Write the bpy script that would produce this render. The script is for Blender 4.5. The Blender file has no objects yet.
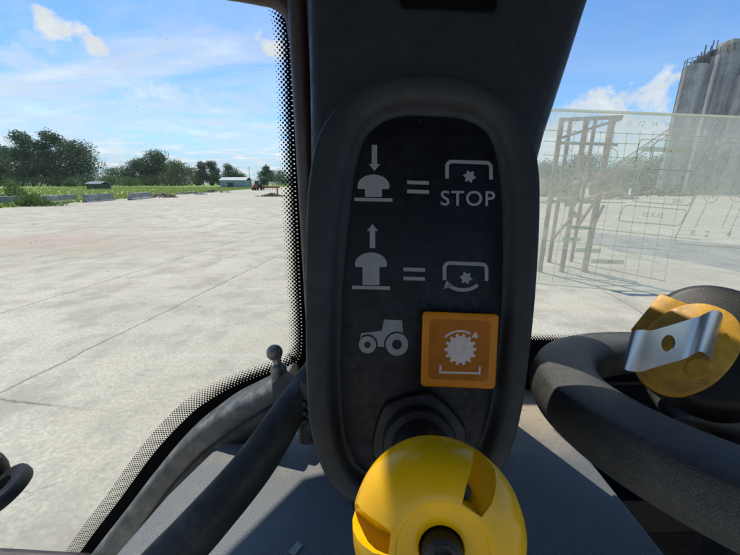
import bpy, bmesh, math, random
from mathutils import Vector, Matrix, noise
random.seed(7)
S = bpy.context.scene
R = math.radians

# ------------------------------------------------------------------ camera
F, CX, CY = 330.0, 370.0, 277.5          # focal length in photo pixels (photo is 740 x 555)
CAMZ = 2.3
PITCH = R(16.0)
cam_d = bpy.data.cameras.new('camera'); cam = bpy.data.objects.new('camera', cam_d)
S.collection.objects.link(cam); S.camera = cam
cam_d.sensor_width = 36; cam_d.lens = 36 * F / 740; cam_d.clip_start = 0.01; cam_d.clip_end = 4000
CM = Matrix.Translation((0, 0, CAMZ)) @ Matrix.Rotation(math.pi / 2 - PITCH, 4, 'X')
cam.matrix_world = CM
cam_d.dof.use_dof = False
CP, SP = math.cos(PITCH), math.sin(PITCH)

# ------------------------------------------------------------------ sky, sun, exposure
SUN_AZ, SUN_EL = R(-27), R(60)           # azimuth from +Y towards +X
sd = Vector((math.sin(SUN_AZ) * math.cos(SUN_EL), math.cos(SUN_AZ) * math.cos(SUN_EL), math.sin(SUN_EL)))
sl = bpy.data.lights.new('sun', 'SUN'); sl.energy = 4.2; sl.angle = R(0.5); sl.color = (1, .93, .80)
so = bpy.data.objects.new('sun', sl); S.collection.objects.link(so)
so.rotation_euler = sd.to_track_quat('Z', 'Y').to_euler(); so.location = (0, 0, 30)
S.view_settings.view_transform = 'Standard'; S.view_settings.look = 'None'
S.view_settings.gamma = 1; S.view_settings.use_curve_mapping = False
S.view_settings.exposure = 0.12
S.cycles.max_bounces = 10; S.cycles.transparent_max_bounces = 24


class NT:
    """small node-tree helper"""
    def __init__(s, nt): s.nt = nt; s.n = nt.nodes; s.l = nt.links
    def new(s, t, **kw):
        n = s.n.new(t)
        for k, v in kw.items(): setattr(n, k, v)
        return n
    def put(s, sock, v):
        if v is None: return
        if hasattr(v, 'is_output') or isinstance(v, bpy.types.NodeSocket): s.l.new(v, sock)
        else: sock.default_value = v
    def math(s, op, a, b=None, c=None, clamp=False):
        n = s.new('ShaderNodeMath', operation=op, use_clamp=clamp)
        s.put(n.inputs[0], a); s.put(n.inputs[1], b); s.put(n.inputs[2], c); return n.outputs[0]
    def vmath(s, op, a, b=None):
        n = s.new('ShaderNodeVectorMath', operation=op)
        s.put(n.inputs[0], a); s.put(n.inputs[1], b)
        return n.outputs['Value'] if op in ('DOT_PRODUCT', 'LENGTH', 'DISTANCE') else n.outputs[0]
    def mix(s, f, a, b):
        n = s.new('ShaderNodeMix', data_type='RGBA')
        s.put(n.inputs[0], f); s.put(n.inputs[6], a); s.put(n.inputs[7], b); return n.outputs[2]
    def noise(s, vec, scale, detail=4, rough=.55, dist=0):
        n = s.new('ShaderNodeTexNoise'); s.put(n.inputs['Vector'], vec)
        n.inputs['Scale'].default_value = scale; n.inputs['Detail'].default_value = detail
        n.inputs['Roughness'].default_value = rough; n.inputs['Distortion'].default_value = dist
        return n.outputs['Fac']
    def smooth(s, v, a, b, lo=0., hi=1.):
        n = s.new('ShaderNodeMapRange', interpolation_type='SMOOTHSTEP')
        s.put(n.inputs[0], v); n.inputs[1].default_value = a; n.inputs[2].default_value = b
        n.inputs[3].default_value = lo; n.inputs[4].default_value = hi; return n.outputs[0]
    def mapping(s, vec, scale=(1, 1, 1), rot=(0, 0, 0), loc=(0, 0, 0)):
        n = s.new('ShaderNodeMapping'); s.put(n.inputs[0], vec)
        n.inputs['Scale'].default_value = scale; n.inputs['Rotation'].default_value = rot
        n.inputs['Location'].default_value = loc; return n.outputs[0]
    def bump(s, h, strength, dist):
        n = s.new('ShaderNodeBump'); s.put(n.inputs['Height'], h)
        n.inputs['Strength'].default_value = strength; n.inputs['Distance'].default_value = dist
        return n.outputs[0]


def pdir(px, py):                         # world direction of a photo pixel
    u, v = (px - CX) / F, (CY - py) / F
    return Vector((u, CP + v * SP, v * CP - SP))
def K(px, py, d):                         # world point at camera depth d
    return Vector((0, 0, CAMZ)) + pdir(px, py) * d
def KP(px, py, Y):                        # world point on the vertical plane y = Y
    w = pdir(px, py); return Vector((0, 0, CAMZ)) + w * (Y / w.y)
def KH(px, py, z):                        # world point on the horizontal plane z
    w = pdir(px, py); return Vector((0, 0, CAMZ)) + w * ((z - CAMZ) / w.z)
def C3(x, y, z):                          # camera-frame point to world
    return CM @ Vector((x, y, z))

world = bpy.data.worlds.new('World'); S.world = world; world.use_nodes = True
w = NT(world.node_tree); w.n.clear()
sky = w.new('ShaderNodeTexSky', sky_type='NISHITA', sun_disc=False)
sky.sun_elevation = SUN_EL; sky.sun_rotation = SUN_AZ; sky.air_density = 1.0; sky.dust_density = 0.6; sky.ozone_density = 2.0
tc = w.new('ShaderNodeTexCoord'); vec = tc.outputs['Generated']
sep = w.new('ShaderNodeSeparateXYZ'); w.l.new(vec, sep.inputs[0])
zz = w.math('MAXIMUM', sep.outputs[2], 0.0)
den = w.math('ADD', zz, .12)
comb = w.new('ShaderNodeCombineXYZ')
w.l.new(w.math('DIVIDE', sep.outputs[0], den), comb.inputs[0]); w.l.new(w.math('DIVIDE', sep.outputs[1], den), comb.inputs[1])
cp = comb.outputs[0]
n1 = w.noise(w.mapping(cp, (.35, 1.15, 1), (0, 0, R(-22)), (3.1, 1.7, 0)), 1.0, 7, .6, .8)
n2 = w.noise(w.mapping(cp, (.8, 1.0, 1), (0, 0, .3), (8, 2, 0)), 2.6, 8, .6, .3)
left = w.smooth(sep.outputs[0], -.15, .35, 1, .25)
cir = w.math('MULTIPLY', w.smooth(n1, .40, .68), w.smooth(zz, .55, .22))
cir = w.math('MULTIPLY', cir, left)
low = w.math('MULTIPLY', w.smooth(n2, .38, .62), w.smooth(zz, .26, .03))
low = w.math('MULTIPLY', low, w.smooth(sep.outputs[0], .2, .5, 1, .4))
mask = w.math('MAXIMUM', w.math('MULTIPLY', cir, .75), w.math('MULTIPLY', low, .8))
npuff = w.noise(vec, 22, 6, .62)
def puff(px, py, rad, sx=2.2, gain=1., ang=0.):
    global mask
    c = pdir(px, py).normalized()
    rt = c.cross(Vector((0, 0, 1))).normalized(); up = rt.cross(c)
    a, b = math.cos(ang), math.sin(ang)
    rt, up = rt * a + up * b, up * a - rt * b
    du = w.math('DIVIDE', w.vmath('DOT_PRODUCT', vec, tuple(rt)), rad * sx)
    dv = w.math('DIVIDE', w.vmath('DOT_PRODUCT', vec, tuple(up)), rad)
    r2 = w.math('ADD', w.math('MULTIPLY', du, du), w.math('MULTIPLY', dv, dv))
    front = w.smooth(w.vmath('DOT_PRODUCT', vec, tuple(c)), .5, .6)
    v = w.math('SUBTRACT', w.math('ADD', 1.0, w.math('MULTIPLY', w.math('SUBTRACT', npuff, .5), 4.2)), r2)
    m = w.math('MULTIPLY', w.math('MULTIPLY', w.smooth(v, .1, 1.1), front), gain)
    mask = w.math('MAXIMUM', mask, m)
horizon = w.smooth(zz, .16, .0)
puff(52, 27, .028, 2.2, 1., -.25); puff(88, 44, .026, 2.2, 1., -.3)
puff(272, 48, .03, 1.6, 1., -.4)
puff(60, 70, .035, 7, .55, -.28); puff(150, 88, .03, 8, .6, -.22); puff(235, 102, .03, 5, .5, -.15); puff(30, 40, .03, 4, .35, -.3)
puff(120, 120, .05, 7, .45, 0); puff(240, 135, .045, 5, .5, 0); puff(20, 125, .05, 4, .55, .1)
puff(612, 108, .05, 1.7, .95, 0); puff(652, 96, .05, 1.6, .85, .2); puff(578, 118, .05, 1.5, .8, 0)
puff(560, 140, .06, 2.4, .85, 0); puff(630, 140, .08, 2.0, .8, 0)
shade = w.smooth(n2, .45, .75, .78, 1.0)
ccol = w.new('ShaderNodeVectorMath', operation='SCALE'); ccol.inputs[0].default_value = (9.0, 9.5, 9.9)
w.l.new(shade, ccol.inputs['Scale'])
tint = w.new('ShaderNodeVectorMath', operation='MULTIPLY'); w.l.new(sky.outputs[0], tint.inputs[0]); tint.inputs[1].default_value = (.80, 1.22, 1.62)
skyb = w.mix(w.math('MULTIPLY', horizon, .85), tint.outputs[0], (4.6, 6.3, 7.9, 1))
skyc = w.mix(mask, skyb, ccol.outputs[0])
bg = w.new('ShaderNodeBackground'); w.l.new(skyc, bg.inputs[0]); bg.inputs[1].default_value = 0.1
wo = w.new('ShaderNodeOutputWorld'); w.l.new(bg.outputs[0], wo.inputs[0])

# ------------------------------------------------------------------ materials
def mat(name, col, rough=.6, metal=0, var=.0, vscale=30, bump=0, bscale=400, bdist=.0006, dust=0, dustcol=(.35, .32, .27), dscale=25,
        spec=.5, specks=0, coat=0, sub=0, tang=None):
    m = bpy.data.materials.new(name); m.use_nodes = True; t = NT(m.node_tree)
    b = t.n['Principled BSDF']; tcn = t.new('ShaderNodeTexCoord'); P = tcn.outputs['Object']
    base = (*col, 1)
    out = base
    if var:
        nz = t.noise(P, vscale, 5)
        lo = tuple(c * (1 - var) for c in col) + (1,); hi = tuple(min(1, c * (1 + var)) for c in col) + (1,)
        out = t.mix(t.smooth(nz, .3, .7), lo, hi)
    if dust:
        dz = t.math('MULTIPLY', t.smooth(t.noise(P, dscale, 8, .68), .42, .78), dust)
        geo = t.new('ShaderNodeNewGeometry'); sp = t.new('ShaderNodeSeparateXYZ'); t.l.new(geo.outputs['Normal'], sp.inputs[0])
        dz = t.math('MULTIPLY', dz, t.smooth(sp.outputs[2], -.5, .8, .35, 1))
        out = t.mix(dz, out, (*dustcol, 1))
    if specks:
        v = t.new('ShaderNodeTexVoronoi'); t.l.new(P, v.inputs['Vector']); v.inputs['Scale'].default_value = specks
        sm = t.math('MULTIPLY', t.smooth(v.outputs['Distance'], .13, .07), t.smooth(t.noise(P, specks * .4, 2), .5, .62))
        out = t.mix(t.math('MULTIPLY', sm, .4), out, (.3, .285, .25, 1))
    t.put(b.inputs['Base Color'], out)
    b.inputs['Roughness'].default_value = rough
    if var: t.l.new(t.smooth(t.noise(P, vscale * 2.3, 4), .3, .7, max(.05, rough - .1), min(1, rough + .12)), b.inputs['Roughness'])
    b.inputs['Metallic'].default_value = metal; b.inputs['Specular IOR Level'].default_value = spec
    if coat: b.inputs['Coat Weight'].default_value = coat; b.inputs['Coat Roughness'].default_value = .12
    if sub: b.inputs['Subsurface Weight'].default_value = sub; b.inputs['Subsurface Scale'].default_value = .004; b.inputs['Subsurface Radius'].default_value = (1, .6, .2)
    if bump: t.l.new(t.bump(t.noise(P, bscale, 4, .6), bump, bdist), b.inputs['Normal'])
    return m

M = {}
M['console'] = mat('console_plastic', (.016, .018, .0225), .5, spec=.35, var=.06, vscale=40, bump=.5, bscale=2200, bdist=.0003, dust=.06, dscale=30, dustcol=(.075, .072, .07))
M['label'] = mat('label_panel', (.0045, .005, .009), .5, spec=.25, var=.3, vscale=70, bump=.2, bscale=2600, bdist=.0002, dust=.03, dscale=160, dustcol=(.06, .06, .06), specks=420)
M['ink'] = mat('symbol_ink', (.19, .195, .205), .6, var=.08, vscale=120)
M['black'] = mat('black_rubber', (.007, .007, .008), .55, var=.2, bump=.3, bscale=900, dust=.06, dustcol=(.08, .075, .07))
M['seal'] = mat('window_seal', (.030, .015, .015), .45, var=.2, vscale=20, bump=.2, bscale=300)
M['pillar'] = mat('pillar_paint', (.035, .036, .04), .4, var=.2, vscale=20)
M['rail'] = mat('rail_paint', (.075, .08, .08), .5, var=.35, vscale=14, bump=.3, bscale=500, dust=.8, dscale=40, dustcol=(.30, .295, .26))
M['tube'] = mat('tube_vinyl', (.016, .016, .016), .6, spec=.3, var=.25, vscale=30, bump=.5, bscale=700, bdist=.0006, dust=.35, dscale=22, dustcol=(.16, .155, .145), specks=260)
M['yellow'] = mat('yellow_plastic', (.88, .475, .001), .3, var=.04, vscale=60, bump=.06, bscale=300, coat=.12, spec=.35, dust=.14, dscale=130, dustcol=(.45, .24, .01))
M['orange'] = mat('orange_plastic', (.50, .165, .002), .45, var=.06, vscale=90, sub=.2, spec=.25)
M['orange_in'] = mat('orange_lens', (.32, .095, .002), .55, spec=.2, var=.1, vscale=120)
M['lampink'] = mat('lamp_symbol_ink', (.50, .41, .38), .6, var=.1, vscale=300)
M['tapeyellow'] = mat('tape_yellow', (.74, .40, .045), .5, var=.22, vscale=60, dust=.6, dscale=80, dustcol=(.26, .15, .05), bump=.15, bscale=500)
M['steel'] = mat('clip_steel', (.60, .61, .62), .38, 1, bump=.15, bscale=900, bdist=.0001)
M['castiron'] = mat('ball_metal', (.20, .19, .165), .45, .3, var=.4, vscale=120, bump=.4, bscale=500, dust=.4, dscale=90)
M['frit'] = mat('frit_black', (.004, .004, .0045), .9, spec=.08)

# pebbled vinyl on the steering wheel
def leather():
    m = bpy.data.materials.new('wheel_vinyl'); m.use_nodes = True; t = NT(m.node_tree)
    b = t.n['Principled BSDF']; P = t.new('ShaderNodeTexCoord').outputs['Object']
    v = t.new('ShaderNodeTexVoronoi', feature='DISTANCE_TO_EDGE'); v.inputs['Scale'].default_value = 1150
    wob = t.noise(P, 260, 3)
    mp = t.vmath('ADD', t.mapping(P, (1, .75, .75)), t.vmath('SCALE', P)); 
    t.l.new(t.mapping(P, (1, .6, .7), (.3, .2, .5)), v.inputs['Vector'])
    h = t.math('ADD', t.smooth(v.outputs[0], 0, .22), t.math('MULTIPLY', wob, .7))
    t.l.new(t.bump(h, .45, .00045), b.inputs['Normal'])
    col = t.mix(t.smooth(v.outputs[0], 0, .15), (.07, .068, .062, 1), (.030, .033, .037, 1))
    col = t.mix(t.math('MULTIPLY', t.smooth(t.noise(P, 28, 6, .65), .35, .75), .4), col, (.15, .145, .13, 1))
    t.l.new(col, b.inputs['Base Color']); b.inputs['Roughness'].default_value = .5
    return m
M['leather'] = leather()

def dash_mat():
    m = bpy.data.materials.new('dash_plastic'); m.use_nodes = True; t = NT(m.node_tree)
    b = t.n['Principled BSDF']; P = t.new('ShaderNodeTexCoord').outputs['Object']
    sp = t.new('ShaderNodeSeparateXYZ'); t.l.new(P, sp.inputs[0])
    grain = t.noise(P, 900, 3, .7)
    col = t.mix(t.smooth(grain, .35, .7), (.085, .093, .10, 1), (.22, .235, .245, 1))
    # dust that has settled along the windscreen, tan coloured
    edge = t.smooth(t.math('ADD', sp.outputs[1], t.math('MULTIPLY', t.noise(P, 20, 6, .7), .16)), .40, .52)
    col = t.mix(t.math('MULTIPLY', edge, .85), col, (.46, .37, .25, 1))
    blot = t.smooth(t.noise(P, 26, 6, .65), .5, .8)
    col = t.mix(t.math('MULTIPLY', blot, .35), col, (.30, .27, .22, 1))
    cr = t.smooth(t.noise(t.mapping(P, (1, 5, 1)), 30, 5, .7), .6, .68)
    col = t.mix(t.math('MULTIPLY', t.math('MULTIPLY', cr, edge), .6), col, (.12, .1, .08, 1))
    t.l.new(col, b.inputs['Base Color']); b.inputs['Roughness'].default_value = .62
    t.l.new(t.bump(grain, .7, .0006), b.inputs['Normal'])
    return m
M['dash'] = dash_mat()

def film(name, alpha, col, nscale=0, namp=0, gloss=.03, transl=True):
    """thin transparent film or pane: clear, slightly glossy, with dust"""
    m = bpy.data.materials.new(name); m.use_nodes = True; t = NT(m.node_tree); t.n.clear()
    P = t.new('ShaderNodeTexCoord').outputs['Object']
    tr = t.new('ShaderNodeBsdfTransparent'); tr.inputs[0].default_value = (.965, .975, .97, 1)
    df = t.new('ShaderNodeBsdfTranslucent' if transl else 'ShaderNodeBsdfDiffuse'); df.inputs[0].default_value = (*col, 1)
    gl = t.new('ShaderNodeBsdfGlossy'); gl.inputs['Roughness'].default_value = .03
    a = alpha
    if namp:
        n = t.smooth(t.noise(P, nscale, 8, .7), .4, .8)
        fine = t.smooth(t.noise(P, nscale * 14, 3, .6), .55, .72)
        a = t.math('ADD', t.math('MULTIPLY', t.math('ADD', n, t.math('MULTIPLY', fine, .5)), namp), alpha, clamp=True)
    m1 = t.new('ShaderNodeMixShader'); t.put(m1.inputs[0], a); t.l.new(tr.outputs[0], m1.inputs[1]); t.l.new(df.outputs[0], m1.inputs[2])
    m2 = t.new('ShaderNodeMixShader'); m2.inputs[0].default_value = gloss; t.l.new(m1.outputs[0], m2.inputs[1]); t.l.new(gl.outputs[0], m2.inputs[2])
    o = t.new('ShaderNodeOutputMaterial'); t.l.new(m2.outputs[0], o.inputs[0]); return m
M['glass'] = film('window_glass', .004, (.5, .5, .47), 9, .03, .02)
M['screen'] = film('windscreen_glass', .035, (.5, .52, .46), 11, .13, .03)
M['decalfilm'] = film('decal_film', .34, (.52, .545, .46), 16, .34, .05)
M['decalink'] = film('decal_ink', .85, (.40, .44, .36), 0, 0, 0)
M['decaldark'] = film('decal_ink_dark', .5, (.22, .25, .24), 0, 0, 0)

def concrete():
    m = bpy.data.materials.new('yard_concrete'); m.use_nodes = True; t = NT(m.node_tree)
    b = t.n['Principled BSDF']; P = t.new('ShaderNodeTexCoord').outputs['Object']
    Q = t.mapping(P, rot=(0, 0, R(9)))
    sp = t.new('ShaderNodeSeparateXYZ'); t.l.new(Q, sp.inputs[0])
    wob = t.math('MULTIPLY', t.math('SUBTRACT', t.noise(P, 1.4, 5, .7), .5), .22)
    def line(coord, period, off, wid):
        q = t.math('ADD', t.math('ADD', coord, off), wob)
        fr = t.math('ABSOLUTE', t.math('SUBTRACT', t.math('FRACT', t.math('DIVIDE', q, period)), .5))
        return t.smooth(fr, wid / period, .25 * wid / period)
    lx = line(sp.outputs[0], 2.9, .3, .030); ly = line(sp.outputs[1], 7.3, 1.2, .028)
    lines = t.math('MAXIMUM', t.math('MULTIPLY', lx, .75), t.math('MULTIPLY', t.math('MULTIPLY', ly, t.smooth(t.noise(P, .5, 2), .4, .6)), .8))
    vor = t.new('ShaderNodeTexVoronoi', feature='DISTANCE_TO_EDGE'); vor.inputs['Scale'].default_value = .16
    dn = t.new('ShaderNodeTexNoise'); t.l.new(P, dn.inputs['Vector']); dn.inputs['Scale'].default_value = .9; dn.inputs['Detail'].default_value = 6
    mm = t.new('ShaderNodeVectorMath', operation='MULTIPLY_ADD'); t.l.new(dn.outputs['Color'], mm.inputs[0]); mm.inputs[1].default_value = (2.2, 2.2, 0); t.l.new(P, mm.inputs[2])
    t.l.new(mm.outputs[0], vor.inputs['Vector'])
    crack = t.math('MULTIPLY', t.smooth(vor.outputs[0], .004, .0), t.smooth(t.noise(P, .35, 3), .56, .68))
    big = t.noise(P, .12, 6, .62); mid = t.noise(P, 1.1, 7, .68); fine = t.noise(P, 24, 6, .75)
    col = t.mix(t.smooth(big, .3, .7), (.48, .435, .33, 1), (.66, .61, .48, 1))
    col = t.mix(t.math('MULTIPLY', t.smooth(mid, .42, .66), .85), col, (.34, .315, .245, 1))
    # pale scuffed streaks across the travel direction
    st = t.smooth(t.noise(t.mapping(P, (.25, 1.4, 1), (0, 0, .12)), 1.0, 6, .7), .56, .76)
    col = t.mix(t.math('MULTIPLY', st, .8), col, (.76, .74, .67, 1))
    # reddish stain
    d = t.vmath('DISTANCE', t.mapping(P, (.55, 1, 1)), (-7.6, 13.2, 0))
    red = t.math('MULTIPLY', t.smooth(t.math('ADD', d, t.math('MULTIPLY', mid, 3)), 5.2, 1.8), .6)
    col = t.mix(red, col, (.46, .30, .23, 1))
    col = t.mix(t.math('MULTIPLY', t.smooth(fine, .35, .62), .55), col, (.29, .27, .21, 1))
    sed = t.smooth(t.noise(t.mapping(P, (.5, 1.6, 1), (0, 0, .2), (5, 1, 0)), .22, 8, .7, .6), .5, .66)
    col = t.mix(t.math('MULTIPLY', sed, .7), col, (.40, .33, .235, 1))
    v2 = t.new('ShaderNodeTexVoronoi'); v2.inputs['Scale'].default_value = 1.3; t.l.new(P, v2.inputs['Vector'])
    spots = t.math('MULTIPLY', t.smooth(v2.outputs['Distance'], .09, .03), t.smooth(t.noise(P, .9, 2), .50, .56))
    col = t.mix(t.math('MULTIPLY', spots, .7), col, (.12, .12, .10, 1))
    col = t.mix(lines, col, (.17, .165, .14, 1)); col = t.mix(t.math('MULTIPLY', crack, .8), col, (.12, .12, .1, 1))
    t.l.new(col, b.inputs['Base Color']); b.inputs['Roughness'].default_value = .85; b.inputs['Specular IOR Level'].default_value = .25
    t.l.new(t.bump(t.math('ADD', fine, t.math('MULTIPLY', lines, -1.5)), .35, .01), b.inputs['Normal'])
    return m
M['concrete'] = concrete()
M['dark_ground'] = mat('dark_ground', (.21, .21, .20), .85, var=.3, vscale=1.2, bump=.3, bscale=30, bdist=.01, dust=.4, dscale=.8, dustcol=(.42, .40, .34))
M['soil'] = mat('field_soil', (.25, .34, .085), .9, var=.35, vscale=.12, dust=.5, dscale=.3, dustcol=(.19, .19, .07))
M['grass'] = None
M['weed'] = None
M['block'] = mat('barrier_concrete', (.27, .26, .235), .85, var=.3, vscale=1.5, bump=.5, bscale=14, bdist=.03, dust=.5, dscale=2, dustcol=(.42, .40, .35))
def streaky(name, c0, c1, c2):
    m = bpy.data.materials.new(name); m.use_nodes = True; t = NT(m.node_tree)
    b = t.n['Principled BSDF']; P = t.new('ShaderNodeTexCoord').outputs['Object']
    st = t.noise(t.mapping(P, (1, 1, .06)), .9, 7, .68); bl = t.noise(P, .5, 7, .7); fn_ = t.noise(P, 3.5, 5, .7)
    col = t.mix(t.smooth(st, .38, .64), (*c0, 1), (*c1, 1))
    col = t.mix(t.math('MULTIPLY', t.smooth(bl, .48, .68), .6), col, (*c2, 1))
    col = t.mix(t.math('MULTIPLY', t.smooth(fn_, .5, .7), .45), col, (*c0, 1))
    t.l.new(col, b.inputs['Base Color']); b.inputs['Roughness'].default_value = .9
    t.l.new(t.bump(fn_, .5, .15), b.inputs['Normal']); return m
M['silo'] = streaky('silo_concrete', (.19, .185, .18), (.40, .39, .37), (.48, .465, .43))
M['silo2'] = streaky('silo_concrete_tan', (.20, .19, .165), (.46, .44, .38), (.52, .49, .43))
M['case'] = mat('rubber_case', (.012, .012, .013), .5, bump=.3, bscale=900, dust=.04, dustcol=(.06, .055, .05))
M['darksteel'] = mat('dark_steel', (.06, .06, .06), .6, .3, var=.3, vscale=1)
M['rust'] = mat('rusty_steel', (.27, .15, .10), .8, .1, var=.4, vscale=5, dust=.4, dscale=8, dustcol=(.3, .2, .14))
M['rustbox'] = mat('rusty_sheet', (.20, .10, .065), .8, var=.4, vscale=.8, dust=.5, dscale=1, dustcol=(.3, .22, .16))
M['shedwall'] = mat('shed_metal', (.24, .29, .32), .6, .1, var=.15, vscale=1)
M['shedroof'] = mat('shed_roof', (.20, .23, .24), .4, .1, var=.1, vscale=1)
M['red'] = mat('red_paint', (.25, .035, .025), .45, var=.2, vscale=2)
M['orangepaint'] = mat('orange_paint', (.40, .15, .05), .5, var=.2, vscale=2)
M['glassdark'] = mat('dark_glazing', (.02, .025, .03), .1)
M['tyre'] = mat('tyre_rubber', (.02, .02, .02), .85, var=.2, vscale=5)
M['wood'] = mat('weathered_wood', (.16, .13, .10), .85, var=.3, vscale=3)
M['bark'] = mat('bark', (.075, .06, .045), .9, var=.3, vscale=3)
M['debris_and_patch'] = mat('pale_debris_and_patch', (.35, .36, .34), .8, var=.3, vscale=2)

def leafmat(name, c, c2):
    m = bpy.data.materials.new(name); m.use_nodes = True; t = NT(m.node_tree)
    b = t.n['Principled BSDF']; P = t.new('ShaderNodeTexCoord').outputs['Object']
    info = t.new('ShaderNodeAttribute', attribute_name='tone')
    f = t.math('ADD', t.math('MULTIPLY', t.smooth(t.noise(P, .35, 4), .3, .7), .5), t.math('MULTIPLY', info.outputs['Fac'], .5))
    t.l.new(t.mix(f, (*c, 1), (*c2, 1)), b.inputs['Base Color']); b.inputs['Roughness'].default_value = .65
    b.inputs['Specular IOR Level'].default_value = .2
    tl = t.new('ShaderNodeBsdfTranslucent'); tl.inputs[0].default_value = (*[x * 1.1 for x in c2], 1)
    mx = t.new('ShaderNodeMixShader'); mx.inputs[0].default_value = .22
    t.l.new(b.outputs[0], mx.inputs[1]); t.l.new(tl.outputs[0], mx.inputs[2])
    t.l.new(mx.outputs[0], t.n['Material Output'].inputs[0]); return m
M['grass'] = leafmat('grass_blade', (.26, .36, .06), (.50, .52, .18)); M['weed'] = leafmat('weed_leaf', (.07, .13, .03), (.14, .22, .06))
M['leafdark'] = leafmat('leaf_dark', (.042, .08, .036), (.10, .155, .065))
M['leafmid'] = leafmat('leaf_mid', (.05, .095, .03), (.13, .19, .06))
M['leafpale'] = leafmat('leaf_pale', (.11, .12, .085), (.2, .2, .14))

# ------------------------------------------------------------------ object helpers
COL = S.collection
def link_mesh(name, bm, m, parent=None, smooth=True, angle=35, mats=None):
    me = bpy.data.meshes.new(name); bm.normal_update(); bm.to_mesh(me); bm.free()
    if smooth:
        for p in me.polygons: p.use_smooth = True
        me.set_sharp_from_angle(angle=R(angle))
    for x in (mats or [m]): me.materials.append(x)
    o = bpy.data.objects.new(name, me); COL.objects.link(o)
    if parent:
        o.parent = parent
        if parent.type == 'EMPTY': o.matrix_parent_inverse = Matrix.Translation(-parent.location)
    return o
def tag(o, label, cat, group=None, kind=None):
    if label: o['label'] = label
    if cat: o['category'] = cat
    if group: o['group'] = group
    if kind: o['kind'] = kind
    return o
def thing(name, label, cat, loc, group=None):
    o = bpy.data.objects.new(name, None); COL.objects.link(o); o.location = loc
    o.empty_display_size = .05
    return tag(o, label, cat, group)
def struct(name, bm, m):
    o = link_mesh(name, bm, m, smooth=False); o['kind'] = 'structure'; return o

def box(bm, lo, hi, mw=None, bev=0, seg=2):
    lo, hi = Vector(lo), Vector(hi)
    r = bmesh.ops.create_cube(bm, size=1)
    vs = r['verts']
    for v in vs: v.co = Vector(((v.co.x + .5) * (hi.x - lo.x) + lo.x, (v.co.y + .5) * (hi.y - lo.y) + lo.y, (v.co.z + .5) * (hi.z - lo.z) + lo.z))
    if bev:
        es = list({e for v in vs for e in v.link_edges})
        r2 = bmesh.ops.bevel(bm, geom=es, offset=bev, segments=seg, profile=.5, affect='EDGES')
        vs = list({v for f in r2['faces'] for v in f.verts} | {v for v in vs if v.is_valid})
    if mw is not None:
        for v in vs: v.co = mw @ v.co
    return vs
def rings(bm, rs, closed_u=True, cap0=True, cap1=True):
    vr = [[bm.verts.new(p) for p in r] for r in rs]
    n = len(rs[0])
    for a, b in zip(vr, vr[1:]):
        for i in range(n if closed_u else n - 1):
            j = (i + 1) % n
            bm.faces.new((a[i], a[j], b[j], b[i]))
    if closed_u and cap0: bm.faces.new(list(reversed(vr[0])))
    if closed_u and cap1: bm.faces.new(vr[-1])
    return vr
def frame_for(t, ref=Vector((0, 0, 1))):
    t = t.normalized(); a = ref - t * ref.dot(t)
    if a.length < 1e-4: a = Vector((1, 0, 0)) - t * t.x
    a.normalize(); return a, t.cross(a)
def tube(bm, pts, rad, seg=12, rad2=None, power=2., ref=Vector((0, 0, 1)), cap=True):
    """swept (super)elliptic tube; rad may be a list"""
    pts = [Vector(p) for p in pts]; rs = []
    for i, p in enumerate(pts):
        t = (pts[min(i + 1, len(pts) - 1)] - pts[max(i - 1, 0)])
        a, b = frame_for(t, ref)
        r1 = rad[i] if isinstance(rad, (list, tuple)) else rad
        r2 = r1 if rad2 is None else (rad2[i] if isinstance(rad2, (list, tuple)) else rad2)
        ring = []
        for k in range(seg):
            th = 2 * math.pi * k / seg; c, s = math.cos(th), math.sin(th)
            cx = math.copysign(abs(c) ** (2 / power), c); sy = math.copysign(abs(s) ** (2 / power), s)
            ring.append(p + a * cx * r1 + b * sy * r2)
        rs.append(ring)
    rings(bm, rs, True, cap, cap)
def catmull(pts, n, closed=False):
    pts = [Vector(p) for p in pts]; out = []
    m = len(pts); segs = m if closed else m - 1
    for i in range(segs):
        if closed: p0, p1, p2, p3 = pts[(i - 1) % m], pts[i], pts[(i + 1) % m], pts[(i + 2) % m]
        else: p0, p1, p2, p3 = pts[max(i - 1, 0)], pts[i], pts[i + 1], pts[min(i + 2, m - 1)]
        for k in range(n):
            t = k / n
            out.append(.5 * ((2 * p1) + (-p0 + p2) * t + (2 * p0 - 5 * p1 + 4 * p2 - p3) * t * t + (-p0 + 3 * p1 - 3 * p2 + p3) * t ** 3))
    if not closed: out.append(pts[-1].copy())
    return out
def lathe(bm, prof, mw, seg=64, cap0=True, cap1=True):
    rings(bm, [[mw @ Vector((r * math.cos(2 * math.pi * k / seg), r * math.sin(2 * math.pi * k / seg), z)) for k in range(seg)] for r, z in prof], True, cap0, cap1)
def axis_matrix(o, z, up=Vector((0, 0, 1))):
    z = z.normalized(); x = up.cross(z)
    if x.length < 1e-4: x = Vector((1, 0, 0))
    x.normalize(); y = z.cross(x)
    m = Matrix((x, y, z)).transposed().to_4x4(); m.translation = o; return m
def boolean(o, cutters, op='DIFFERENCE'):
    for c in cutters:
        md = o.modifiers.new('b', 'BOOLEAN'); md.operation = op; md.object = c; md.solver = 'EXACT'
    bpy.context.view_layer.update()
    dg = bpy.context.evaluated_depsgraph_get()
    me = bpy.data.meshes.new_from_object(o.evaluated_get(dg))
    o.modifiers.clear(); old = o.data; o.data = me; me.name = old.name
    for c in cutters: bpy.data.objects.remove(c)
    for p in me.polygons: p.use_smooth = True
    me.set_sharp_from_angle(angle=R(35))
def poly(bm, pts, fn):
    f = bm.faces.new([bm.verts.new(fn(*p)) for p in pts]); return f
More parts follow.
